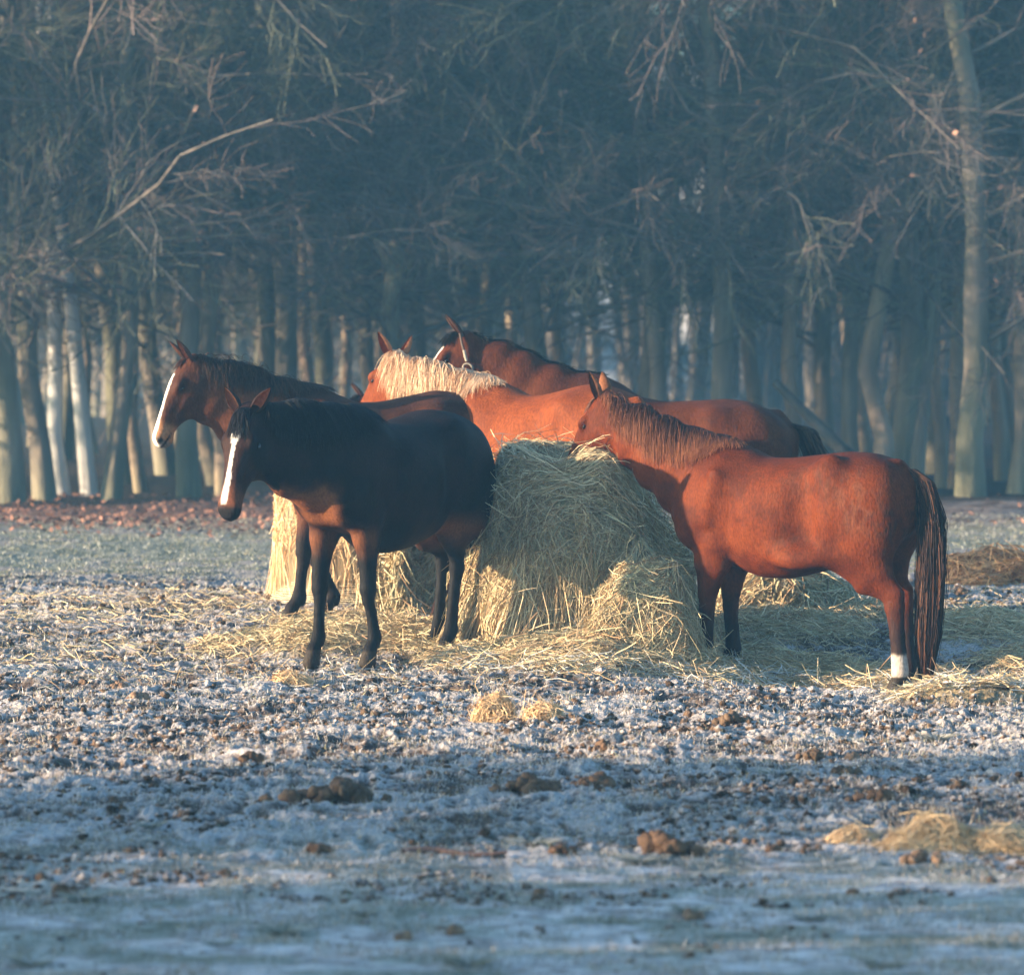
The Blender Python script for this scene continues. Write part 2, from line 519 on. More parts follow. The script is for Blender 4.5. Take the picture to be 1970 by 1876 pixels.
def horse(spec):
    sc = spec['sc']
    rng = np.random.default_rng(spec['seed'])
    # ---- field in template units
    O = np.array(spec['poll'], float)                      # poll position
    R = axes(spec['hu'], spec['hv'])
    hs = spec.get('hs', 1.0)
    reach = [O + R @ (np.array([u, w, v]) * hs) for u in (-.1, .68) for w in (-.2, .2) for v in (-.33, .12)]
    lo = np.minimum(np.array([-1.05, -.45, -.05]), np.min(reach, 0) - .05)
    hi = np.maximum(np.array([.95, .45, 1.65]), np.max(reach, 0) + .05)
    f = Field(lo, hi, spec.get('vox', 0.0125))
    st = np.array(spec.get('torso', TORSO), float)
    if 'fat' in spec: st[:, 3] *= spec['fat']
    f.loft(st, n=2.25, k=.03, under=.93)
    # neck
    nk = spec['neck']                                      # centres from withers to poll, (halfheight, halfwidth)
    f.chain([a for a, b in nk], [b for a, b in nk], up=spec.get('nup', (.55, 0, .83)), k=.075)
    # quarters and shoulders
    dz = spec.get('dz', 0)
    th_ = spec.get('thick', 1.0)
    for s in (-1, 1):
        f.ell((-.53, s * .15, 1.09 + dz), (.26, .150, .27), k=.09)
        f.ell((-.53, s * .16, .95), (.22, .12, .24), k=.09)
        f.ell((-.33, s * .225, 1.33 + dz), (.07, .045, .06), k=.10)      # point of hip
        f.cone((.38, s * .15, 1.30), (.62, s * .16, 1.02), (.11, .075), (.12, .085), up=(1, 0, 0), k=.08)
        f.cone((.62, s * .15, 1.0), (.47, s * .15, .86), (.11, .08), (.10, .08), up=(1, 0, 0), k=.07)
        f.ell((.62, s * .10, .98), (.12, .09, .14), k=.07)
        f.ell((-.17, s * .36, 1.18), (.07, .055, .22), k=.08, sub=True)    # hollow ahead of the hip
    # front legs
    for (hx, hy, hz), s in zip(spec['fore'], (1, -1)):
        E = np.array([.47, s * .145, .90])
        K = np.array([E[0] + (hx - E[0]) * .5 + .015, E[1] + (hy - E[1]) * .55, .44 + hz * .5])
        Fe = np.array([hx - .02, hy, .155 + hz])
        f.chain([E, E * .6 + K * .4 + np.array([0, 0, .02]), K + (0, 0, .07)], [(.125, .09), (.086 * th_, .070), (.050 * th_, .045)], k=.04)
        f.chain([K + (0, 0, .075), K, K + (0, 0, -.07)], [(.047, .043), (.050, .047), (.037, .034)], k=.02)
        f.chain([K + (0, 0, -.06), (K + Fe) / 2, Fe], [(.038 * th_, .032 * th_), (.035 * th_, .029 * th_), (.043 * th_, .036 * th_)], k=.015)
        f.cone(Fe + (-.018, 0, -.01), Fe + (-.022, 0, -.05), (.030, .026), (.02, .02), k=.02)
        f.cone(Fe, (hx + .03, hy, .075 + hz), (.038, .034), (.040, .038), k=.02)
        f.cone((hx + .03, hy, .075 + hz), (hx + .055, hy, .0 + hz), (.043, .040), (.057, .050), k=.015)
    for (hx, hy, hz), s in zip(spec['hind'], (1, -1)):
        S_ = np.array([-.36, s * .17, .90])
        K = np.array([hx + spec.get('hock', -.10), hy * .9 + s * .02, .57 + hz * .5])
        Fe = np.array([hx + spec.get('fet', -.045), hy, .165 + hz])
        f.chain([(-.55, s * .155, 1.02), (-.50, s * .155, .84), S_ * .35 + K * .65 + (.01, 0, .03), K + (.015, 0, .05)],
                [(.22, .12), (.175, .105), (.100 * th_, .066), (.058 * th_, .038)], k=.05)
        f.cone(S_ + (0, 0, .06), S_ + (-.05, 0, -.06), (.11, .075), (.09, .065), k=.07)
        f.cone(K + (-.035, 0, .055), K + (-.005, 0, -.06), (.026, .024), (.036, .032), k=.025)      # point of hock
        f.chain([K + (.01, 0, .04), K + (.0, 0, -.04), (K + Fe) / 2, Fe], [(.053 * th_, .040), (.050 * th_, .040), (.037 * th_, .031 * th_), (.045 * th_, .037 * th_)], k=.02)
        f.cone(Fe + (-.018, 0, -.01), Fe + (-.02, 0, -.05), (.030, .026), (.02, .02), k=.02)
        f.cone(Fe, (hx + .01, hy, .075 + hz), (.038, .034), (.040, .038), k=.02)
        f.cone((hx + .01, hy, .075 + hz), (hx + .04, hy, .0 + hz), (.043, .040), (.056, .049), k=.015)
    if 'relief' in spec:
        for s in (-1, 1):
            f.ell((-.20, s * .36, 1.05), (.06, .06, .26), k=.10, sub=True)
            f.ell((-.37, s * .245, 1.22), (.05, .035, .15), k=.09)
            f.cone((-.38, s * .25, 1.20), (-.34, s * .235, .93), (.03, .03), (.03, .03), up=(1, 0, 0), k=.08)
            f.ell((-.16, s * .27, .80), (.16, .07, .07), k=.10)
            f.cone((.42, s * .262, 1.32), (.50, s * .235, 1.02), (.03, .02), (.03, .02), up=(1, 0, 0), k=.07)
            f.cone((.30, s * .30, 1.15), (.36, s * .27, .92), (.02, .02), (.02, .02), up=(1, 0, 0), k=.06, sub=True)
    # dock of the tail
    f.cone((-.72, 0, 1.37 + dz), (-.85, 0, 1.25 + dz), (.05, .045), (.03, .03), up=(0, 0, 1), k=.05)
    # head
    hst = np.array(HEADST) * hs
    hst[:, 3] *= spec.get('hwid', 1)
    f.loft(hst, O, R, n=2.2, k=.05, under=.72)
    H = lambda u, w, v: O + R @ (np.array([u, w, v]) * hs)
    for s in (-1, 1):
        f.ell(H(.135, s * .055 * spec.get('hwid', 1), -.155), np.array([.092, .042, .100]) * hs, R=R, k=.03)           # cheek
        f.ell(H(.195, s * .078, .012), np.array([.040, .026, .026]) * hs, R=R, k=.03)          # brow
        f.ell(H(.205, s * .118, -.022), np.array([.022, .018, .018]) * hs, R=R, k=.015, sub=True)
        f.cone(H(.25, s * .072, -.075), H(.37, s * .056, -.085), (.010 * hs, .010 * hs), (.008 * hs, .008 * hs), up=(0, 0, 1), k=.03)   # facial crest
        f.ell(H(.40, s * .075, -.055), np.array([.075, .018, .03]) * hs, R=R, k=.04, sub=True)
        f.ell(H(.555, s * .040, -.045), np.array([.036, .022, .032]) * hs, R=R, k=.02)         # nostril rim
        f.ell(H(.572, s * .066, -.052), np.array([.020, .016, .015]) * hs, R=R, k=.010, sub=True)
        f.cone(H(.50, s * .060, -.100), H(.60, s * .052, -.088), (.005, .005), (.005, .005), up=(0, 0, 1), k=.012, sub=True)   # mouth
    f.ell(H(.545, 0, -.118), np.array([.050, .034, .026]) * hs, R=R, k=.02)                    # lower lip
    P, Q = f.nets()
    for _ in range(2):                                     # light relax
        acc_, cn = np.zeros_like(P), np.zeros(len(P))
        for a, b in ((0, 1), (1, 2), (2, 3), (3, 0)):
            np.add.at(acc_, Q[:, a], P[Q[:, b]]); np.add.at(cn, Q[:, a], 1)
        P = P * .55 + .45 * acc_ / np.maximum(cn, 1)[:, None]
    hc = ((P - O) @ R) / hs
    cols = spec['coat'](P, hc, rng)
    acc = Acc()
    acc.add(P, Q, cols)
    for s, e in zip((1, -1), spec['ears']):
        b = H(.01, s * .052, .022)
        tip = b + R @ (np.array(e[0]) * np.array([1, s, 1])) * hs * .165 * spec.get('earl', 1)
        opn = R @ (np.array(e[1]) * np.array([1, s, 1]))
        ear(acc, b - (tip - b) * .14, tip, opn, spec.get('earw', .038) * hs, spec['earcol'][0], spec['earcol'][1])
    root = bpy.data.objects.new(spec['name'], None)
    C.objects.link(root)
    body = link('body', acc.build('horse_body', [M_COAT]), root)
    for s in (-1, 1):
        V, q = sphere((0, 0, 0), (.017, .013, .009), 12, 9)
        V = V * hs @ np.eye(3)
        V = (R @ V[:, [0, 1, 2]].T).T + H(.205, s * .0850 * (1 + .8 * (spec.get('hwid', 1) - 1)), -.020)
        link('eye', mesh('horse_eye', V, [q], None, [M_EYE]), root)
    # hair
    if 'mane' in spec:
        m = spec['mane']
        cr = np.array(m['crest'], float)                   # crest points, withers to poll
        t = rng.random(m['n'])
        seg = np.linspace(0, 1, len(cr))
        base = np.stack([np.interp(t, seg, cr[:, i]) for i in range(3)], -1)
        g = np.zeros((len(base), 3)); g[:, 2] = 1
        for _ in range(4):                                  # drop the roots onto the crest
            s_ = f.sample(base)
            base[:, 2] -= np.clip(s_, -.03, .03)
        base[:, 2] -= .004
        side = m['side']
        d0 = np.tile(np.array([0, side * 1.0, .35]), (len(base), 1)) + rng.normal(size=(len(base), 3)) * m.get('rough', .25)
        d0[:, 0] += m.get('lean', 0)
        lens = np.interp(t, seg, m['len']) if hasattr(m['len'], '__len__') else np.full(len(t), m['len'])
        lock = n2(t * 9, t * 0, .12, 77)
        lens = lens * (.22 + .80 * rng.random(len(t)) + .28 * (lock - .2))
        Pm = strands_on(f, base, d0, lens, rng, npt=8, wild=m.get('wild', .2), off=.006 + .010 * rng.random())
        clump = (n2(t * 40, t * 0 + 3, .5, 78) - .5) * .014 + rng.normal(size=len(t)) * .010
        Pm[:, :, 0] += clump[:, None] * np.linspace(0, 1, 8) ** 1.5
        Rm = m.get('r', .0030) * np.linspace(1, .35, 8)[None] * (0.7 + .6 * rng.random((len(t), 1)))
        v, q = tubes(Pm, Rm, 3)
        c = np.array(m['col'])[None] * (.6 + .8 * rng.random((len(t), 1)))
        if 'col2' in m:
            k = (rng.random((len(t), 1)) < m.get('mix', .3))
            c = np.where(k, np.array(m['col2'])[None] * (.6 + .8 * rng.random((len(t), 1))), c)
        c = np.repeat(c, 24, 0)
        if 'tipcol' in m:
            tt = np.tile(np.repeat(np.linspace(0, 1, 8), 3), len(t))[:, None]
            c = c * (1 - sstep(.3, .95, tt)) + np.array(m['tipcol']) * sstep(.3, .95, tt) * (.7 + .6 * np.repeat(rng.random((len(t), 1)), 24, 0))
        link('mane', mesh('mane', v, [q], c, [M_HAIR]), root)
    if 'forelock' in spec:
        m = spec['forelock']
        n = m['n']
        base = np.array([H(.0 + .03 * a, .03 * b, .05) for a, b in zip(rng.random(n), rng.normal(size=n) * .6)])
        for _ in range(4):
            s_ = f.sample(base); base -= f.grad(base) * np.clip(s_, -.03, .03)[:, None]
        d0 = np.tile(R @ np.array(m['dir']), (n, 1)) + rng.normal(size=(n, 3)) * .12
        Pm = strands_on(f, base, d0, m['len'] * (.5 + .6 * rng.random(n)), rng, npt=7, sag=.5, wild=.12)
        v, q = tubes(Pm, .0028 * np.linspace(1, .4, 7)[None] * np.ones((n, 1)), 3)
        c = np.repeat(np.array(m['col'])[None] * (.6 + .8 * rng.random((n, 1))), 21, 0)
        link('forelock', mesh('forelock', v, [q], c, [M_HAIR]), root)
    if 'tail' in spec:
        m = spec['tail']
        n = m['n']
        path = np.array(m['path'], float)
        sg = np.linspace(0, 1, len(path))
        M_ = 12
        tt = np.linspace(0, 1, M_)
        t0 = rng.random(n) ** 1.3 * .35
        L = (.60 + .40 * rng.random(n) ** .6)
        T = t0[:, None] + (np.maximum(L - t0, .15))[:, None] * tt[None]
        ctr = np.stack([np.interp(T, sg, path[:, i]) for i in range(3)], -1)
        wd = np.interp(T, sg, m['width'])
        a, r_ = rng.random(n) * 2 * math.pi, np.sqrt(rng.random(n))
        off = np.stack([r_ * np.cos(a), r_ * np.sin(a) * .8, np.zeros(n)], -1)
        ctr = ctr + off[:, None] * wd[..., None]
        fly = np.where(rng.random(n) < .08, 1.5, .5)[:, None]
        ctr[..., 0] += .016 * np.sin(T * (5 + 6 * rng.random((n, 1))) + 6.3 * rng.random((n, 1))) * wd / .06 * fly
        ctr[..., 1] += .012 * np.sin(T * (5 + 6 * rng.random((n, 1))) + 6.3 * rng.random((n, 1))) * wd / .06 * fly
        v, q = tubes(ctr, m.get('r', .0032) * np.interp(tt, [0, .2, .8, 1], [.8, 1, .8, .3])[None] * np.ones((n, 1)), 3)
        c = np.where((rng.random(n) < m.get('mix', .3))[:, None], np.array(m['col2']), np.array(m['col'])) * (.6 + .8 * rng.random((n, 1)))
        link('tail', mesh('tail', v, [np.vstack([q])], np.repeat(c, M_ * 3, 0), [M_HAIR]), root)
    root.location = spec['loc']
    root.rotation_euler = (0, 0, spec['yaw'])
    root.scale = (sc, sc, sc * spec.get('zs', 1))
    tag(root, spec['label'], 'horse', spec.get('group'))
    return root, f, O, R, hs


def lerpc(a, b, t):
    t = np.asarray(t)[:, None]
    return np.array(a) * (1 - t) + np.array(b) * t


def coat(main, dark, light, leg=None, legz=(.45, .62), muzz=None, blaze=None, socks=None, belly=None, nmix=.35, backdark=.3, chest=None, face=None, dust=None):
    """colour of each vertex: main coat, darker back, lighter flank, black points, white marks"""
    main_, dark_, light_ = np.array(main) * .86, np.array(dark) * .86, np.array(light) * .86

    def fn(P, hc, rng):
        main, dark, light = main_, dark_, light_
        n = n3(P, .16, 21) * .6 + n3(P, .05, 22) * .4
        c = lerpc(main, light, nmix * sstep(.4, .75, n))
        c = c * (1 - np.clip(.55 * sstep(.55, .3, n), 0, 1))[:, None] + np.array(dark) * (.55 * sstep(.55, .3, n))[:, None]
        bk = backdark * sstep(1.28, 1.46, P[:, 2] + .1 * (n - .5)) * (P[:, 0] < .6)
        c = lerpc2(c, dark, bk)
        if belly is not None:
            c = lerpc2(c, belly, .7 * sstep(.92, .74, P[:, 2] + .12 * (n - .5)) * (P[:, 2] > .6))
        if dust is not None:
            for (dx, dzz, rx, rz, colr, am) in dust:
                g = np.exp(-((P[:, 0] - dx) / rx) ** 2 - ((P[:, 2] - dzz) / rz) ** 2)
                c = lerpc2(c, colr, am * g * sstep(.40, .75, n3(P * np.array([1, 1, .6]), .020, 24) * .55 + n3(P, .07, 25) * .45))
        if chest is not None:
            m = sstep(.60, .72, P[:, 0] + .10 * (n - .5)) * sstep(1.10, .94, P[:, 2] + .16 * (n - .5)) * sstep(.17, .08, np.abs(P[:, 1]) + .1 * (n - .5)) * (~inhead(hc))
            c = lerpc2(c, chest, .9 * m)
            m = sstep(.85, .70, P[:, 2]) * sstep(.0, .06, P[:, 0] - .44 + .05 * (n - .5)) * (P[:, 0] > .2) + sstep(.9, .75, P[:, 2]) * (P[:, 0] < -.2)
            c = lerpc2(c, chest, .6 * np.clip(m, 0, 1) * (~inhead(hc)))
        if leg is not None:
            c = lerpc2(c, leg, sstep(legz[1], legz[0], P[:, 2] + .10 * (n - .5)) * (np.abs(hc[:, 1]) < 9) * (~inhead(hc)))
        if socks is not None:
            for (x0, x1, y0, y1, z) in socks:
                m = (P[:, 0] > x0) & (P[:, 0] < x1) & (P[:, 1] > y0) & (P[:, 1] < y1)
                c = lerpc2(c, (.36, .31, .27), m * sstep(z + .015, z - .015, P[:, 2] + .03 * (n - .5)))
        c = lerpc2(c, (.035, .028, .022), sstep(.085, .07, P[:, 2]) * (P[:, 2] < .1))      # hooves
        ih = inhead(hc)
        u, w, v = hc[:, 0], hc[:, 1], hc[:, 2]
        if face is not None: c = lerpc2(c, face, ih * sstep(.03, .10, u) * sstep(.09, .07, np.abs(w)) * .8)
        if muzz is not None:
            c = lerpc2(c, muzz[0], ih * sstep(.42, .50, u + .05 * (n - .5)))
            c = lerpc2(c, muzz[1], ih * sstep(.54, .575, u + .03 * (n - .5) - .3 * v * 0))
        c = lerpc2(c, np.array(dark) * .6, ih * .7 * np.exp(-(((u - .205) / .045) ** 2 + ((v + .015) / .03) ** 2)) * (np.abs(w) > .05))
        if blaze is not None:
            bu, bw = blaze['u'], blaze['w']
            hw = np.interp(u, bu, bw) * (1 + .5 * (n - .5))
            cen = np.interp(u, bu, blaze.get('c', [0] * len(bu)))
            top = np.interp(u, [-.05, .2, .34, .49, .6], [.03, .06, .036, .01, -.03])
            c = lerpc2(c, blaze.get('col', (.78, .74, .68)), ih * sstep(1.15, .85, np.abs(w - cen) / np.maximum(hw, .001)) * (hw > .003) * sstep(-.055, -.045, v - top)
                       * sstep(bu[0], bu[0] + .01, u) * sstep(bu[-1], bu[-1] - .01, u))
        c = lerpc2(c, (.012, .008, .008), ih * sstep(.024, .014, np.sqrt((u - .572) ** 2 + (v + .052) ** 2 * 1.5 + (np.abs(w) - .052) ** 2 * .5)))
        c = lerpc2(c, (.015, .01, .01), ih * (u > .49) * (u < .605) * sstep(.009, .004, np.abs(v + .100 - (u - .5) * .10)) * (np.abs(w) > .02))
        c = c * (0.9 + .2 * n3(P, .012, 23))[:, None]
        return c
    return fn


def inhead(hc):
    return (hc[:, 0] > -.02) & (hc[:, 0] < .66) & (np.abs(hc[:, 1]) < .14) & (hc[:, 2] > -.30) & (hc[:, 2] < .1)


def lerpc2(c, b, t):
    t = np.asarray(t, float)
    if t.ndim == 1: t = t[:, None]
    return c * (1 - t) + np.array(b) * t


def neckpts(rows, co=.88):
    out = []
    for x, y, tp, bt, w in rows:
        out.append(((x, y, (tp + bt) / 2), ((tp - bt) / 2 * co, w)))
    return out


def crest(rows, up=.0):
    return [(x, y, tp + up) for x, y, tp, bt, w in rows]


EARF = (((-.55, .16, .82), (.75, .25, .5)), ((-.50, .22, .85), (.75, .25, .5)))

# ------------------------------------------------------------------ 1. bay horse, head high at the left
nb = [(.36, 0, 1.47, .82, .20), (.55, 0, 1.53, .84, .17), (.75, 0, 1.585, 1.02, .125), (.93, 0, 1.64, 1.14, .10), (1.08, 0, 1.685, 1.26, .088), (1.19, 0, 1.70, 1.40, .078)]
BAY_T = [list(r) for r in TORSO]
horse(dict(name='horse', seed=1, sc=1.0, poll=(1.255, 0, 1.69), hu=(.47, .03, -.88), hv=(.88, .05, .47), hs=.97, neck=neckpts(nb), nup=(0, 0, 1),
           fore=((.60, .15, .02), (.30, -.15, .0)), hind=((-.60, .15, 0), (-.70, -.15, 0)), torso=BAY_T,
           coat=coat((.085, .028, .013), (.022, .011, .009), (.15, .055, .024), leg=(.014, .011, .011), legz=(.50, .74), muzz=((.30, .14, .065), (.13, .105, .09)),
                     blaze=dict(u=(.13, .2, .32, .45, .56, .62), w=(.012, .026, .024, .026, .040, .030)), backdark=.55),
           earcol=((.06, .024, .014), (.24, .11, .06)),
           ears=(((-.50, .10, .86), (.75, .25, .5)), ((-.40, .10, .9), (.75, .25, .5))),
           mane=dict(crest=crest(nb, .0), n=2800, r=.0022, side=1, len=(.10, .17, .22, .24, .22, .16), col=(.028, .016, .013), col2=(.075, .035, .024), mix=.35, lean=-.12, wild=.35, rough=.45),
           forelock=dict(n=60, dir=(.5, .1, .5), len=.09, col=(.05, .022, .016)),
           tail=dict(path=[(-.74, 0, 1.36), (-.86, .02, 1.26), (-.87, .08, 1.0), (-.74, .20, .66), (-.42, .31, .34), (-.22, .35, -.02)], width=(.03, .055, .07, .07, .06, .012),
                     n=700, col=(.05, .02, .014), col2=(.15, .06, .035)),
           loc=(-.85, 31.55, .14), yaw=math.radians(196),
           label='bay horse with its head held highest at the left and a broad white blaze', group='horses round the hay bales'))

# ------------------------------------------------------------------ 2. dark horse facing the camera, nearest
nd = [(.36, 0, 1.48, .84, .20), (.55, 0, 1.50, .82, .19), (.74, -.03, 1.52, .92, .155), (.90, -.08, 1.535, 1.00, .125), (1.03, -.14, 1.53, 1.10, .105), (1.11, -.185, 1.515, 1.22, .088)]
TD = [list(r) for r in TORSO]
for r in TD:
    if -.4 < r[0] < .3: r[2] -= .045; r[3] *= 1.16
    elif r[0] <= -.4: r[3] *= 1.06
horse(dict(name='horse', seed=2, sc=1.0, poll=(1.165, -.20, 1.505), hu=(.462, .085, -.883), hv=(.869, .16, .47), hs=1.10, hwid=1.27, earl=.86, neck=neckpts(nd, .92), nup=(0, 0, 1),
           fore=((.45, .18, .0), (.56, -.15, .0)), hind=((-.36, .15, 0), (-.66, -.15, 0)), torso=TD,
           coat=coat((.013, .0065, .006), (.005, .004, .0045), (.030, .012, .009), leg=(.010, .009, .009), legz=(.58, .78), muzz=((.11, .038, .018), (.012, .010, .010)),
                     blaze=dict(u=(.10, .14, .19, .23, .30, .40, .50, .555), w=(.014, .032, .026, .011, .010, .015, .020, .018), c=(0, 0, -.002, -.006, -.008, -.010, -.014, -.016), col=(.60, .57, .54)),
                     chest=(.21, .075, .030), face=(.030, .013, .009), backdark=.2),
           earcol=((.03, .014, .010), (.20, .075, .035)),
           ears=(((-.78, .60, .22), (.1, .30, .9)), ((-.80, .56, .22), (.1, .30, .9))), earw=.042,
           mane=dict(crest=crest(nd, .01), n=3200, side=1, len=(.24, .30, .34, .34, .28, .2), col=(.006, .005, .006), lean=.0, wild=.2, r=.0024),
           forelock=dict(n=220, dir=(.6, .0, .35), len=.20, col=(.010, .008, .009)),
           tail=dict(path=[(-.74, 0, 1.36), (-.86, 0, 1.24), (-.92, 0, .95), (-.92, .0, .6), (-.88, .0, .25)], width=(.03, .06, .08, .08, .03), n=600, col=(.008, .006, .006), col2=(.02, .01, .008)),
           loc=(-.72, 29.2, .05), yaw=math.radians(236),
           label='nearly black horse in front, turned to the camera with a narrow broken blaze', group='horses round the hay bales'))

# ------------------------------------------------------------------ 3. chestnut horse with a flaxen mane
nc = [(.32, 0, 1.50, .86, .20), (.52, 0, 1.545, .90, .17), (.70, 0, 1.585, 1.04, .13), (.88, 0, 1.625, 1.16, .105), (1.02, 0, 1.655, 1.28, .092), (1.11, 0, 1.665, 1.40, .08)]
TC = [list(r) for r in TORSO]
horse(dict(name='horse', seed=3, sc=1.03, poll=(1.165, 0, 1.655), hu=(.70, -.10, -.70), hv=(.66, -.13, .73), hs=1.0, earw=.046, neck=neckpts(nc), nup=(0, 0, 1),
           fore=((.50, .15, 0), (.55, -.15, 0)), hind=((-.62, .15, 0), (-.70, -.15, 0)), torso=TC,
           coat=coat((.175, .042, .0105), (.11, .026, .008), (.22, .060, .017), backdark=.0, nmix=.2), earcol=((.34, .12, .05), (.20, .06, .03)),
           ears=(((-.45, .25, .85), (-.2, .8, .4)), ((-.45, .75, .6), (-.4, .3, .7))),
           mane=dict(crest=crest(nc, .008) + [(1.20, 0, 1.68)], n=4500, side=1, len=(.10, .30, .40, .44, .42, .34, .22), col=(.58, .41, .27), col2=(.36, .19, .10), mix=.30, lean=-.22, wild=.24, r=.0022),
           loc=(.20, 31.4, .14), yaw=math.radians(143),
           label='chestnut horse with a pale flaxen mane, looking away behind the hay', group='horses round the hay bales'))

# ------------------------------------------------------------------ 4. brown horse at the back with a halter
nf = [(.40, 0, 1.46, .84, .19), (.60, 0, 1.53, .90, .16), (.80, 0, 1.60, 1.06, .13), (1.0, 0, 1.68, 1.2, .105), (1.15, 0, 1.745, 1.34, .09), (1.25, 0, 1.765, 1.46, .08)]
TF = [(-.86, 1.10, .98, .06), (-.80, 1.19, .92, .15), (-.70, 1.27, .86, .235), (-.56, 1.335, .80, .275), (-.40, 1.355, .76, .285), (-.22, 1.345, .72, .285),
      (.0, 1.335, .67, .305), (.18, 1.37, .66, .30), (.32, 1.46, .69, .255), (.44, 1.50, .74, .235), (.56, 1.44, .80, .215), (.68, 1.28, .88, .18), (.76, 1.14, .96, .10)]
root4, f4, O4, R4, hs4 = horse(dict(name='horse', seed=4, sc=1.05, poll=(1.315, 0, 1.765), hu=(.63, .05, -.76), hv=(.76, .0, .63), hs=.98, neck=neckpts(nf), nup=(0, 0, 1),
           fore=((.50, .15, 0), (.55, -.15, 0)), hind=((-.66, .15, 0), (-.72, -.15, 0)), torso=TF,
           coat=coat((.080, .021, .0075), (.036, .012, .008), (.12, .036, .014), leg=(.02, .014, .012), muzz=((.1, .04, .03), (.03, .02, .02)),
                     blaze=dict(u=(.13, .16, .24, .28), w=(.012, .032, .028, .008)), backdark=.5),
           earcol=((.05, .022, .014), (.14, .06, .035)),
           dz=-.13, ears=(((-.30, .10, .95), (.85, .2, .4)), ((-.22, .12, .95), (.85, .2, .4))),
           mane=dict(crest=crest(nf, .01), n=1500, side=-1, len=(.03, .05, .06, .07, .09, .16), col=(.012, .010, .010), lean=.0, wild=.4, rough=.6),
           forelock=dict(n=160, dir=(.2, .5, .5), len=.14, col=(.012, .01, .01)),
           tail=dict(path=[(-.78, 0, 1.20), (-.90, 0, 1.16), (-.99, 0, .95), (-1.0, 0, .6), (-.97, 0, .25)], width=(.03, .065, .08, .07, .03), n=500, col=(.02, .012, .01), col2=(.09, .05, .03)),
           loc=(1.05, 33.2, .13), yaw=math.radians(176),
           label='brown horse farthest back with dark upright ears, wearing a halter', group='horses round the hay bales'))


def band(pts, r, name, m, parent, sides=6):
    P = np.array(pts, float)[None]
    v, q = tubes(P, np.full((1, len(pts)), r), sides)
    return link(name, mesh(name, v, [q], None, [m]), parent)


M_STRAP = mat('halter_strap', (.05, .03, .022), rough=.6)
H4 = lambda u, w, v: O4 + R4 @ (np.array([u, w, v]) * hs4)
halter = band([H4(-.01, .02, .055), H4(.01, .075, .02), H4(.05, .102, -.03), H4(.085, .112, -.08)], .009, 'halter', M_STRAP, root4)
band([H4(.075, .114, -.07), H4(.10, .116, -.10), H4(.12, .117, -.13)], .011, 'buckle_strap', M_METAL, halter)
rg = [H4(.150 + .028 * math.cos(a), .118, -.165 + .034 * math.sin(a)) for a in np.linspace(0, 2 * math.pi, 14)]
band(rg, .007, 'ring', M_METAL, halter)

# ------------------------------------------------------------------ 5. red pony at the right, eating from the bale
n5 = [(.36, 0, 1.49, .86, .20), (.56, 0, 1.55, .92, .17), (.76, 0, 1.61, 1.04, .135), (.95, -.03, 1.675, 1.19, .11), (1.13, -.06, 1.745, 1.34, .092), (1.29, -.11, 1.79, 1.47, .08)]
T5 = [(-.86, 1.20, 1.02, .06), (-.82, 1.32, .96, .15), (-.72, 1.405, .90, .24), (-.56, 1.455, .84, .285), (-.40, 1.465, .79, .295), (-.22, 1.445, .71, .29),
      (.0, 1.42, .66, .31), (.18, 1.42, .66, .30), (.32, 1.47, .70, .265), (.46, 1.50, .76, .235), (.58, 1.45, .82, .215), (.70, 1.32, .90, .18), (.80, 1.18, .98, .10)]
root5, *_ = horse(dict(name='horse', seed=5, sc=.94, poll=(1.385, -.13, 1.785), hu=(.57, -.06, -.81), hv=(.86, -.11, .5), hs=1.04, thick=1.26, relief=1, hock=.01, fet=-.025, earw=.046, neck=neckpts(n5), nup=(0, 0, 1), vox=.0115,
           fore=((.56, .14, .05), (.50, -.14, .05)), hind=((-.77, .14, -.055), (-.70, -.15, -.045)), torso=T5,
           coat=coat((.108, .0215, .0048), (.050, .011, .004), (.150, .035, .009), leg=(.022, .012, .011), legz=(.30, .62), muzz=((.08, .03, .02), (.03, .018, .015)),
                     socks=((-1, -.4, .0, .5, .21),),
                     dust=((-.60, 1.10, .16, .16, (.19, .08, .045), .35), (-.50, 1.25, .14, .10, (.17, .07, .04), .25), (-.76, 1.02, .10, .14, (.03, .014, .01), .9), (-.2, 1.3, .5, .15, (.05, .02, .012), .5), (.1, .85, .4, .12, (.14, .038, .012), .4), (-.1, .95, .12, .1, (.03, .012, .008), .7)), backdark=.55, nmix=.4),
           earcol=((.15, .058, .026), (.10, .04, .022)),
           ears=(((-.62, .05, .80), (.3, .9, .2)), ((-.62, .05, .80), (.3, .9, .2))),
           mane=dict(crest=crest(n5, .008) + [(1.37, -.13, 1.82)], n=3800, r=.0022, side=1, len=(.14, .26, .34, .36, .30, .20, .12), col=(.035, .014, .010), tipcol=(.20, .07, .03), lean=-.10, wild=.12),
           forelock=dict(n=70, dir=(.5, .35, .3), len=.14, col=(.12, .05, .03)),
           tail=dict(path=[(-.80, 0, 1.36), (-.89, 0, 1.28), (-.945, .01, 1.05), (-.95, .03, .7), (-.94, .05, .35), (-.92, .05, -.03)], width=(.03, .055, .075, .085, .08, .03),
                     n=3600, r=.0022, col=(.022, .010, .008), col2=(.11, .045, .022), mix=.22),
           loc=(1.66, 28.75, -.07), yaw=math.radians(152),
           label='red chestnut pony at the right with one white hind sock, eating from the bale', group='horses round the hay bales'))

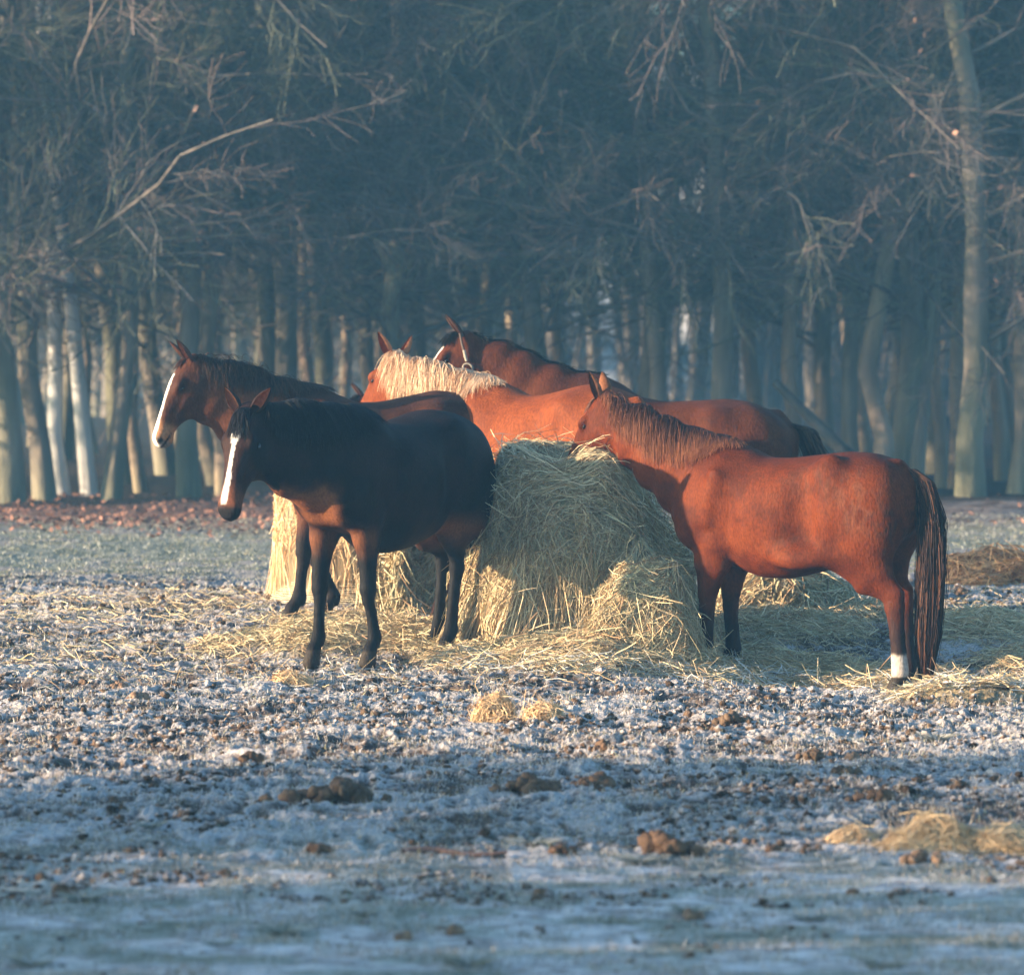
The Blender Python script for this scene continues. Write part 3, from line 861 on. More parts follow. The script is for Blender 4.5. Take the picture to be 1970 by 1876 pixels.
# ------------------------------------------------------------------ 6. horse hidden behind the bay, a copy of the halter horse without halter
r6 = root4.copy()
C.objects.link(r6)
for ch in list(root4.children):
    if ch.name.startswith('halter'): continue
    c = ch.copy(); C.objects.link(c); c.parent = r6
r6.location = (-.02, 35.4, .12)
r6.rotation_euler = (0, 0, math.radians(181))
r6.scale = (.80, .80, .80)
r6['label'] = 'horse hidden behind the back of the bay horse, only its dark ear tip showing'

# ------------------------------------------------------------------ ground
def ground_colour(x, y, zdet):
    base = gbase(x, y)
    n1, nn, n4 = n2(x, y, .9, 41), n2(x, y, .22, 42), n2(x, y, .06, 43)
    soil = np.array((.055, .036, .027))
    frost = np.array((.37, .35, .345))
    mic, ch = gfull(x, y, True)
    grass = np.array((.17, .20, .14))
    leaf = np.array((.16, .085, .06))
    hay = np.array((.30, .225, .12))
    n5_ = n2(x, y, .45, 44)
    fa = .92 * sstep(.34, .66, mic + .26 * (n4 - .5) + .16 * (n1 - .5) - .16 * sstep(.45, .65, n5_) - .10 * sstep(.4, .6, nn))
    fb = .60 - .30 * sstep(.45, .72, nn * .5 + n5_ * .5) + .7 * (n4 - .5)
    fr = np.clip(fa * ch + fb * (1 - ch), .04, 1)
    fr = np.where(y > 35.5, np.clip(.68 - .5 * sstep(.5, .7, nn) + .3 * (n4 - .5), .1, 1), fr)
    c = soil * (1 - fr[:, None]) + frost * fr[:, None]
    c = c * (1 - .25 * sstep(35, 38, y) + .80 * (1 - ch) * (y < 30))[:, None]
    g = sstep(36.5, 39, y) * sstep(49.5, 46.5, y + 1.5 * (n1 - .5)) * sstep(.25, .55, nn * .6 + n1 * .4) * .8
    g = np.maximum(g, .75 * sstep(20.5, 17, y) * sstep(.30, .6, nn))
    c = lerpc2(c, grass, g * .65)
    lf = sstep(45.5, 48.5, y + 2 * (n1 - .5)) * (.3 + .7 * sstep(1.5, -1.5, x))
    c = lerpc2(c, leaf * (.5 + n4[:, None]), lf * .85)
    hm = haymask(x, y)
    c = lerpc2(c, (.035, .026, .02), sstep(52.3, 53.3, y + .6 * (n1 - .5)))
    c = lerpc2(c, hay * (.4 + .9 * n4[:, None]), np.clip(hm * 1.2, 0, .92))
    return c


def grid_mesh(xs, ys, wfun):
    X = wfun(xs[None, :], ys[:, None])
    Y = np.broadcast_to(ys[:, None], X.shape)
    x, y = X.ravel(), Y.ravel()
    z = gfull(x, y)
    det = z - gbase(x, y)
    idx = np.arange(x.size).reshape(X.shape)
    q = np.stack([idx[:-1, :-1], idx[:-1, 1:], idx[1:, 1:], idx[1:, :-1]], -1).reshape(-1, 4)
    return np.stack([x, y, z], 1), q, ground_colour(x, y, det)


acc = Acc()
# one sheet: near field fine, then coarser to the horizon (side skirts join it to far left and right)
ys = np.concatenate([np.linspace(-40, 12.5, 36)[:-1], np.arange(12.5, 22, .026), np.arange(22, 33, .020), np.arange(33, 40, .045), np.arange(40, 56, .12), np.arange(56, 130, 1.5), np.linspace(130, 203, 12)])
core = np.linspace(-1, 1, 640)
side = 1 + np.geomspace(.02, 14, 30)
xs = np.concatenate([-side[::-1], core, side])
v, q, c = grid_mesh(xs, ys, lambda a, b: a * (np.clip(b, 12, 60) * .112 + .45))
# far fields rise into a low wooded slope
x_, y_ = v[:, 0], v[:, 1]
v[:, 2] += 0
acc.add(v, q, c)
tag(link('ground', acc.build('ground', [M_SOIL])), kind='structure')

# hills behind the wood
hx = np.linspace(-110, 110, 161)
hy = np.linspace(140, 196, 23)
HX, HY = np.meshgrid(hx, hy)
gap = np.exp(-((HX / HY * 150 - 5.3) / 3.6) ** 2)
HZ = (3.3 + 11 * (1 - .1 * gap) * (.75 + .5 * n2(HX, HY, 18, 51))) * sstep(138, 190, HY) + 1.2 * (n2(HX, HY, 3, 52) - .5) - 1
idx = np.arange(HX.size).reshape(HX.shape)
q = np.stack([idx[:-1, :-1], idx[:-1, 1:], idx[1:, 1:], idx[1:, :-1]], -1).reshape(-1, 4)
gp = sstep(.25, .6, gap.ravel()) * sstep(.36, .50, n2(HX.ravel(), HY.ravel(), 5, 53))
hc_ = lerpc(np.array((.035, .045, .04)), np.array((.80, .74, .68)), gp)  # pale patches painted to stand in for bright gaps of light between trees
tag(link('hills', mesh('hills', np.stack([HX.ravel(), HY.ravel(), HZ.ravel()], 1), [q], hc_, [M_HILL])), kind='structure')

# frosted stubble and grass blades
def blades(N, y0, y1, seed, hmin, hmax, wid, colf, dens=None, lean=.7, npt=3):
    rng = np.random.default_rng(seed)
    y = y0 + (y1 - y0) * rng.random(N)
    x = (rng.random(N) * 2 - 1) * (y * .112 + .4)
    if dens is not None:
        k = rng.random(N) < dens(x, y)
        x, y = x[k], y[k]
    z = gfull(x, y)
    n = len(x)
    h = hmin + (hmax - hmin) * rng.random(n) ** 2
    a = rng.random(n) * 2 * math.pi
    ln = lean * rng.random(n)
    tt = np.linspace(0, 1, npt)
    P = np.stack([x, y, z - .004], 1)[:, None, :].repeat(npt, 1)
    P[:, :, 2] += h[:, None] * tt * np.cos(ln)[:, None]
    P[:, :, 0] += h[:, None] * tt ** 1.6 * (np.sin(ln) * np.cos(a))[:, None]
    P[:, :, 1] += h[:, None] * tt ** 1.6 * (np.sin(ln) * np.sin(a))[:, None]
    R = (wid * (.6 + .8 * rng.random(n)))[:, None] * np.linspace(1, .25, npt)[None]
    vv, q = ribbons(P, R, rng)
    col = colf(x, y, rng)
    return vv, q, np.repeat(col, npt * 2, 0)


def frostcol(x, y, rng):
    t = rng.random((len(x), 1))
    k = rng.random((len(x), 1))
    c = np.array((.55, .54, .54)) * t + np.array((.26, .24, .22)) * (1 - t)
    c = np.where(k < .16, np.array((.20, .20, .12)) * (.5 + t), c)
    c = np.where((k > .16) & (k < .34), np.array((.12, .085, .06)) * (.5 + t), c)
    return np.where(k > .90, np.array((.34, .24, .14)), c)


acc = Acc()
acc.add(*blades(300000, 13.5, 24, 61, .008, .034, .0019, frostcol, lambda x, y: .12 + .88 * sstep(.35, .62, n2(x, y, .22, 62)), lean=1.45))
acc.add(*blades(360000, 22, 35.5, 63, .008, .036, .0023, frostcol, lambda x, y: (.12 + .88 * sstep(.38, .62, n2(x, y, .2, 64))) * (1 - .8 * haymask(x, y)), lean=1.5))
acc.add(*blades(60000, 35, 50, 65, .01, .035, .0045, lambda x, y, r: frostcol(x, y, r) * .55 + np.array((.03, .045, .02)), lean=1.2))
tag(link('frosted_grass', acc.build('frosted_grass', [M_FROST])), 'short frosted grass and stubble over the trampled field', 'grass', kind='stuff')

# taller dry tufts
rng = np.random.default_rng(70)
tuft_px = [(560, 1145), (430, 1160), (1095, 1335), (1800, 1430), (1640, 1432), (1770, 1395), (545, 1800), (420, 1820), (1230, 1660), (640, 1590), (160, 1735), (1500, 1500), (1880, 1640), (1350, 1560), (700, 1760),
           (1330, 1760), (1700, 1860), (1020, 1630), (290, 1600), (900, 1860), (60, 1860), (1560, 1770)]
proto = None
for i, (px, py) in enumerate(tuft_px):
    g = G(px, py)
    if i < 3:
        n = 260
        a = rng.random(n) * 6.28
        r = .05 * rng.random(n)
        h = .05 + .08 * rng.random(n)
        tt = np.linspace(0, 1, 4)
        P = np.zeros((n, 4, 3))
        P[:, :, 0] = (r * np.cos(a))[:, None] + (h * .9 * np.cos(a))[:, None] * tt ** 1.7
        P[:, :, 1] = (r * np.sin(a))[:, None] + (h * .9 * np.sin(a))[:, None] * tt ** 1.7
        P[:, :, 2] = h[:, None] * (tt - .35 * tt ** 2)
        vv, q = ribbons(P, np.full((n, 4), .002) * np.array([1, .9, .7, .2]), rng)
        col = np.where(rng.random((n, 1)) < .5, np.array((.17, .17, .12)), np.array((.42, .42, .40)))
        me = mesh('grass_tuft', vv, [q], np.repeat(col, 8, 0), [M_FROST])
        protos = [me] if i == 0 else protos + [me]
    o = link('grass_tuft', protos[i % len(protos)])
    o.location = (g[0], g[1], gfull(g[0:1], g[1:2])[0] - .01)
    s = .45 + .45 * rng.random()
    o.scale = (s * 1.2, s, s * .8)
    o.rotation_euler = (0, 0, rng.random() * 6)
    tag(o, 'small frosted tuft of grass standing out of the rough field', 'grass tuft', 'frosted grass tufts')

# ------------------------------------------------------------------ hay
def haycol(n, rng, green=.35, dark=0.):
    t, k = rng.random((n, 1)), rng.random((n, 1))
    a = np.array((.62, .48, .29)) * (.5 + .65 * t)
    b = np.array((.40, .36, .22)) * (.6 + .6 * t)
    c = np.array((.32, .20, .11)) * (.6 + .7 * t)
    out = np.where(k < green, b, a)
    out = np.where(k > .84, c, out)
    return out


def mound(cx, cy, z0, a, b, c, e1=.7, flare=.15, n=8000, seed=1, slen=(.15, .4), lump=.06, green=.35, width=.0022, loose=.03, down=1.0, bend=None, pale=0, wildp=.36, tint=(1, 1, 1)):
    """heap of hay: core sheet with straws draped over it, as one mesh"""
    rng = np.random.default_rng(seed)

    def surf(th, ph):
        ct, cz = np.cos(ph) ** e1, np.sin(ph) ** e1
        P = np.stack([np.cos(th) * ct * (1 + flare * (1 - cz) ** 2), np.sin(th) * ct * (1 + flare * (1 - cz) ** 2), cz], -1)
        Q = P.reshape(-1, 3)
        r = 1 + lump * 2 * (n3(Q * 1.0 + seed * 3.1, .42, 91) - .5) * 2 + .55 * lump * (n3(Q + seed, .17, 92) - .5) * 2
        Q = Q * np.array([a, b, c]) * r[:, None]
        if bend is not None: Q = bend(Q)
        return Q.reshape(P.shape) + np.array([cx, cy, z0])

    acc = Acc()
    nu, nv = 90, 40
    th, ph = np.meshgrid(np.linspace(0, 2 * math.pi, nu, endpoint=False), np.linspace(-.02, math.pi / 2, nv) .clip(0.0001))
    V = surf(th, ph)
    V[0, :, 2] -= .1
    idx = np.arange(nu * nv).reshape(nv, nu)
    q = np.stack([idx[:-1], np.roll(idx, -1, 1)[:-1], np.roll(idx, -1, 1)[1:], idx[1:]], -1).reshape(-1, 4)
    acc.add(V.reshape(-1, 3), q, np.array((.16, .12, .065)) * (.5 + n3(V.reshape(-1, 3), .03, 93))[:, None])  # core coloured dark, as painted shade deep between the straws
    M_ = 5
    th0 = rng.random(n) * 2 * math.pi
    ph0 = np.arcsin(rng.random(n) ** (1.15))
    L = slen[0] + (slen[1] - slen[0]) * rng.random(n) ** 1.5
    clump = n2(th0 * 3, ph0 * 3, .35, 95 + seed % 7)
    ang = rng.normal(size=n) * .75 + (clump - .5) * 2.4                        # angle from straight down
    wild = rng.random(n) < wildp
    ang = np.where(wild, rng.random(n) * 6.28, ang)
    top = ph0 > 1.05
    ang = np.where(top & (rng.random(n) < .6), rng.random(n) * 6.28, ang)
    tt = np.linspace(0, 1, M_)
    rad = np.maximum(np.cos(ph0), .25) * (a + b) / 2
    dth = (L * np.sin(ang) / rad)[:, None] * (tt - .3)
    dph = (-L * np.cos(ang) * down / ((a + b + 2 * c) / 4))[:, None] * (tt - .3)
    phs = np.clip(ph0[:, None] + dph, .0005, 1.55)
    P = surf(th0[:, None] + dth, phs)
    ctr = np.array([cx, cy, z0 + c * .3])
    out = norm(P - ctr)
    lift = (loose * rng.random(n) ** 2)[:, None] * (1 + (rng.random(n) < .09)[:, None] * 4 * tt)
    P = P + out * (lift + .004)[..., None]
    P += (rng.normal(size=(n, 1, 3)) * .012) * ((tt - .5) ** 2 * 4)[None, :, None]
    vv, q = ribbons(P, (width * (.5 + rng.random(n)))[:, None] * np.array([.7, 1, 1, .9, .5]), rng)
    acc.add(vv, q, np.repeat(haycol(n, rng, green) * np.array(tint) * (1 - pale) + np.array((.80, .52, .28)) * pale, M_ * 2, 0))
    return acc, surf


HAYLBL = 'hay heaped round the animals'
# main bale, eaten at the sides, with holes pulled into it
def bale_bend(Q):
    x, y, z = Q[:, 0], Q[:, 1], Q[:, 2]
    zz = z / 1.3
    Q = Q.copy()
    Q[:, 2] -= np.interp(x, [-.3, -.05, .11, .26, .42, .62], [0, .0, .04, .11, .26, .46]) * sstep(.2, 1, zz)              # top slopes down to the right
    Q[:, 0] += .13 * sstep(.3, .0, zz) * np.sign(x) * np.abs(x)
    n = n3(Q * np.array([1, 1, .35]) + 5, .2, 96)
    f = 1 - .16 * sstep(.55, .75, n) * sstep(.85, .5, zz)
    Q[:, 0] *= f; Q[:, 1] *= f
    return Q


acc, _ = mound(.42, 29.88, .05, .62, .72, 1.165, e1=.42, flare=.16, n=42000, seed=3, slen=(.08, .40), lump=.06, green=.22, loose=.035, bend=bale_bend)
tag(link('hay_bale', acc.build('hay_bale', [M_HAY])), 'big shaggy round hay bale between the dark horse and the red pony', 'hay bale', 'hay bales')
# sagging hay at the foot of the bale
for (px, py, a, b, c, sd, n, lb) in ((965, 1238, .20, .20, .46, 11, 5000, 'lump of loose hay slumped against the left foot of the big bale'),
                                     (1150, 1296, .62, .38, .22, 12, 9000, 'low apron of loose hay in front of the big bale'),
                                     (1250, 1298, .34, .25, .66, 13, 9000, 'loose hay piled between the big bale and the pony front legs')):
    g = G(px, py)
    acc, _ = mound(g[0], g[1] + b * .8, g[2] - .02, a, b, c, e1=.8, n=n, seed=sd, slen=(.08, .35), lump=.10)
    tag(link('hay_heap', acc.build('hay_heap', [M_HAY])), lb, 'hay heap', HAYLBL)
# heaps further back
for (px, py, a, b, c, sd, n, lb) in ((1505, 1195, .40, .35, .36, 14, 7000, 'shaded hay heap under the belly of the red pony'),
                                     (770, 1185, .24, .3, .58, 15, 5000, 'hay pulled out beside the netted bale, behind the dark horse'),
                                     (1925, 1128, .45, .4, .24, 16, 4000, 'hay mound alone on the frosty field at the right edge')):
    g = G(px, py)
    acc, _ = mound(g[0], g[1] + b, g[2] - .02, a, b, c, e1=.9, n=n, seed=sd, slen=(.1, .4), lump=.12, green=.3 if sd != 16 else .05, width=.0035, tint=(1.15, .72, .5) if sd == 16 else (1, 1, 1))
    tag(link('hay_heap', acc.build('hay_heap', [M_HAY])), lb, 'hay heap', HAYLBL)
# tufts of hay on the frost in front
for (px, py, a, b, c, sd, n, lb) in ((952, 1392, .085, .09, .105, 21, 1100, 'left one of two small hay tufts on the frost in front of the bale'),
                                     (1050, 1398, .085, .09, .10, 22, 1100, 'right one of two small hay tufts on the frost in front of the bale'),
                                     (1790, 1634, .165, .12, .085, 23, 2200, 'larger flattened hay tuft on the frost at lower right'),
                                     (1945, 1636, .12, .10, .06, 24, 1300, 'hay tuft cut by the right edge of the photo'),
                                     (1640, 1618, .085, .08, .03, 25, 500, 'tiny pale wisp of hay on the frost left of the larger tuft'),
                                     (560, 1318, .11, .12, .05, 26, 600, 'flat brownish hay tuft in front of the dark horse')):
    g = G(px, py)
    acc, _ = mound(g[0], g[1], g[2] - .01, a, b * .8, c * 1.25, e1=1.0, n=n, seed=sd, slen=(.05, .16), lump=.16, green=.04, width=.0017, loose=.03, pale=.42)
    tag(link('hay_tuft', acc.build('hay_tuft', [M_HAY])), lb, 'hay tuft', 'hay tufts on the frosty ground')

# netted bale behind the bay horse
acc, _ = mound(-1.06, 33.75, .12, .56, .56, 1.15, e1=.34, flare=.14, n=9000, seed=31, slen=(.05, .14), lump=.045, green=.05, loose=.008, pale=.75, wildp=1.0)
nb_ = link('hay_bale', acc.build('netted_bale', [M_HAY]))
tag(nb_, 'pale hay bale still in its net wrap, behind the front legs of the bay horse', 'hay bale', 'hay bales')
rng = np.random.default_rng(32)
K = 76
th = np.linspace(0, 2 * math.pi, 90)
P = np.zeros((K, 90, 3))
for i in range(K):
    z = .03 + i * .0142
    w = n2(th * 6 + i, th * 0 + i * 7, .35, 33) - .5
    rr = .57 * (1 + .13 * max(0, 1 - z / .5) ** 2 - .5 * max(0, z / 1.1 - .6) ** 2) + .004 + .012 * w
    P[i, :, 0], P[i, :, 1], P[i, :, 2] = -1.06 + rr * np.cos(th), 33.75 + rr * np.sin(th), .12 + z + .012 * w
v, q = tubes(P, np.full((K, 90), .0020), 4)
link('net_wrap', mesh('net_wrap', v, [q], None, [M_NET]), nb_)

# loose hay strewn on the ground
rng = np.random.default_rng(71)
N = 420000
y = 26.5 + 8.5 * rng.random(N)
x = (rng.random(N) * 2 - 1) * 3.9
dn = haymask(x, y) * .95
dn = np.maximum(dn, .035 * sstep(26.6, 28.5, y) * (.4 + n2(x, y, .6, 72)))
k = rng.random(N) < dn
x, y = x[k], y[k]
n = len(x)
L = .04 + .17 * rng.random(n) ** 2
a = rng.random(n) * math.pi * 2
tt = np.linspace(-.5, .5, 4)
P = np.zeros((n, 4, 3))
P[:, :, 0] = x[:, None] + (L * np.cos(a))[:, None] * tt
P[:, :, 1] = y[:, None] + (L * np.sin(a))[:, None] * tt + .1 * L[:, None] * (rng.random((n, 1)) - .5) * (tt * 2) ** 2
hm = haymask(P[:, :, 0].ravel(), P[:, :, 1].ravel()).reshape(n, 4)
tilt = rng.normal(size=n) * .16 + (rng.random(n) < .03) * rng.random(n) * .9
P[:, :, 2] = gfull(P[:, :, 0].ravel(), P[:, :, 1].ravel()).reshape(n, 4) + .006 + (hm.mean(1) * .05 * rng.random(n))[:, None] + (L * np.abs(tilt))[:, None] * (tt + .5)
vv, q = ribbons(P, (.0020 * (.4 + rng.random(n)))[:, None] * np.ones((1, 4)), rng)
cc = haycol(n, rng, .30)
fr = (rng.random((n, 1)) < .25) * (y[:, None] < 29)
cc = np.where(fr, np.array((.5, .5, .48)), cc)
tag(link('loose_hay', mesh('loose_hay', vv, [q], np.repeat(cc, 8, 0), [M_HAY])), 'loose hay strewn over the ground round the bales', 'loose hay', kind='stuff')
# longer stray stalks standing off the bale and the litter
# ------------------------------------------------------------------ dung and clods
def lumps(parts, seed, col, col2):
    rng = np.random.default_rng(seed)
    acc = Acc()
    for (x, y, z, r) in parts:
        V, q = sphere((0, 0, 0), (1, 1, 1), 18, 12)
        d = 1 + .7 * (n3(V + rng.random(3) * 40, .55, 94) - .5) + .35 * (n3(V + rng.random(3) * 40, .2, 97) - .5)
        V = V * d[:, None] * np.array([r * (.9 + .4 * rng.random()), r, r * (.85 + .3 * rng.random())]) + (x, y, z)
        acc.add(V, q, lerpc(col, col2, n3(V, .02, 98)))
    return acc.build('dung', [M_DUNG])


BR, BR2 = (.060, .034, .020), (.16, .09, .048)
dung = [(1150, 1518, .16, 12, 'largest heap of brown dung, right of centre in the foreground'), (1010, 1528, .17, 14, 'long low spread of dung left of the largest heap'),
        (650, 1548, .20, 12, 'dark dung patch in the foreground below the dark horse'), (1410, 1400, .12, 10, 'dark dung lumps in sunlight below the front legs of the pony'),
        (1110, 1450, .05, 3, 'lump of brown clods just above the largest dung heap'), (1160, 1452, .07, 5, 'dung clods beside the pair above the largest heap'),
        (1565, 1462, .07, 4, 'dark dung cluster right of centre on the sunlit frost'), (1640, 1468, .04, 2, 'small orange brown clod beside the dark cluster'),
        (1620, 1500, .08, 5, 'dark earthy clods lying in the middle right of the field'), (1845, 1522, .08, 6, 'cluster of dark clods near the right edge of the field'),
        (1680, 1545, .10, 6, 'blackish clods in shade above the larger hay tuft'), (1270, 1645, .17, 12, 'row of frosted brown dung lumps in the lower middle'),
        (1085, 1645, .07, 5, 'pale brown clods left of the dung row'), (1490, 1642, .035, 2, 'single round brown clod right of the dung row'),
        (1770, 1660, .08, 5, 'tan frosted clod just below the larger hay tuft'), (1345, 1768, .055, 3, 'orange brown clod alone in the lower right frost'),
        (775, 1808, .035, 2, 'round tan clod alone in the lower left frost'), (870, 1800, .05, 4, 'dark clods right of the round tan one'),
        (225, 1330, .06, 3, 'reddish upright clod in the sunlit frost at left'), (270, 1352, .07, 4, 'frosted tan clod beside the reddish upright one'),
        (120, 1728, .07, 4, 'flat brown clods in shade near the left edge'), (1850, 1150, .12, 8, 'dark clods behind the tail of the pony'),
        (480, 1478, .08, 5, 'brown clods in shade at left below the sunlit strip'), (610, 1640, .06, 4, 'brown clods in the lower left middle'),
        (545, 1410, .07, 5, 'dark rust coloured clods in the sunlit frost'), (860, 1535, .03, 2, 'small dark clod between the two dung patches')]
rng = np.random.default_rng(81)
for i, (px, py, w, k, lb) in enumerate(dung):
    g = G(px, py)
    parts = []
    k = k * 2 if k > 2 else k
    for j in range(k):
        r = w / math.sqrt(k) * (.55 + .5 * rng.random())
        x = rng.normal() * w * .36 if k > 3 else (j - (k - 1) / 2) * w * .5
        y = rng.normal() * w * .2
        parts.append((x, y, r * .45 + max(0, .30 * w - abs(x) * .4) * rng.random(), r))
    red = 'orange' in lb or 'red' in lb or 'tan' in lb
    me = lumps(parts, i, (.10, .06, .038) if red else BR, (.30, .19, .12) if red else (.13, .085, .05) if 'dark' in lb else BR2)
    o = link('dung_pile' if 'dung' in lb else 'earth_clod', me)
    o.location = (g[0], g[1], gfull(g[0:1], g[1:2])[0])
    tag(o, lb, 'dung' if 'dung' in lb else 'clod', 'dung and clods on the frosty field')
# countless small frosted clods of trodden earth
def clods(N, y0, y1, rmin, rmax, seed, thr):
    rng = np.random.default_rng(seed)
    y = y0 + (y1 - y0) * rng.random(N)
    x = (rng.random(N) * 2 - 1) * (y * .112 + .3)
    k = (n2(x, y, .55, 85) * .6 + n2(x, y, .16, 86) * .4 + .15 * (rng.random(N) - .5) > thr) & (rng.random(N) > haymask(x, y) * .8)
    x, y = x[k], y[k]
    n = len(x)
    r = rmin + (rmax - rmin) * rng.random(n) ** 4
    V, q = sphere((0, 0, 0), (1, 1, 1), 8, 6)
    P = V[None] * (1 + .9 * (rng.random((n, len(V), 1)) - .5)) * (r[:, None] * (.8 + .6 * rng.random((n, 3))) * (1.15, 1.1, .8))[:, None]
    ctr = np.stack([x, y, gfull(x, y) + r * .15], 1)
    nz = V[None, :, 2] + .5 * (rng.random((n, len(V))) - .5) + (rng.random((n, 1)) - .85) * 1.6
    fr = sstep(.0, .6, nz)[..., None]
    br = (np.array((.085, .055, .036)) * (.4 + 1.1 * rng.random((n, 1, 1))))
    col = br * (1 - fr) + np.array((.36, .33, .32)) * fr
    qq = (q[None] + (np.arange(n) * len(V))[:, None, None]).reshape(-1, 4)
    return (P + ctr[:, None]).reshape(-1, 3), qq, np.broadcast_to(col, P.shape).reshape(-1, 3)


acc = Acc()
acc.add(*clods(26000, 17.0, 25, .003, .019, 87, .54))
acc.add(*clods(34000, 23.5, 36, .003, .022, 88, .545))
acc.add(*clods(1500, 13.5, 18, .003, .014, 89, .60))
tag(link('frozen_clods', acc.build('frozen_clods', [M_SOIL])), 'frozen crumbs and clods of trodden earth with frost on top', 'clods', kind='stuff')
# stick lying on the frost
P = np.array([[at(775, 1660, 18.6)[0] + t * 1.0 * .40, 18.55 + .03 * math.sin(t * 5), gbase(0, 18.5) + .015 + .008 * math.sin(t * 7)] for t in np.linspace(0, 1, 10)])[None]
v, q = tubes(P, np.linspace(.016, .007, 10)[None], 7)
o = link('stick', mesh('stick', v, [q], np.tile((.11, .07, .06), (len(v), 1)), [M_DUNG]))
tag(o, 'thin frosted stick lying across the lower middle of the field', 'stick')

# ------------------------------------------------------------------ trees
def grow(parents, count, lens, spread, seed, npt, t0=.25, t1=1.0, up=.0, droop=0., jit=.25, r0=.3, taper=.2, prad=None):
    """children polylines from parents (N,M,3)"""
    rng = np.random.default_rng(seed)
    N, M, _ = parents.shape
    pi = np.repeat(np.arange(N), count)
    n = len(pi)
    t = t0 + (t1 - t0) * rng.random(n)
    f = t * (M - 1)
    i = np.clip(np.floor(f).astype(int), 0, M - 2)
    w = (f - i)[:, None]
    base = parents[pi, i] * (1 - w) + parents[pi, i + 1] * w
    tan = norm(parents[pi, i + 1] - parents[pi, i])
    rnd = rng.normal(size=(n, 3))
    perp = norm(rnd - tan * (rnd * tan).sum(1, keepdims=True))
    ang = spread[0] + (spread[1] - spread[0]) * rng.random(n)
    d = norm(tan * np.cos(ang)[:, None] + perp * np.sin(ang)[:, None] + np.array([0, 0, up]))
    L = (lens[0] + (lens[1] - lens[0]) * rng.random(n)) * (1.15 - .55 * t)
    P = np.zeros((n, npt, 3)); P[:, 0] = base
    cur = base
    for k in range(1, npt):
        d = norm(d + rng.normal(size=(n, 3)) * jit + np.array([0, 0, droop]))
        cur = cur + d * (L / (npt - 1))[:, None]
        P[:, k] = cur
    pr = prad[pi, i] * (1 - w[:, 0]) + prad[pi, i + 1] * w[:, 0]
    R = (pr * r0)[:, None] * np.linspace(1, taper, npt)[None]
    return P, R


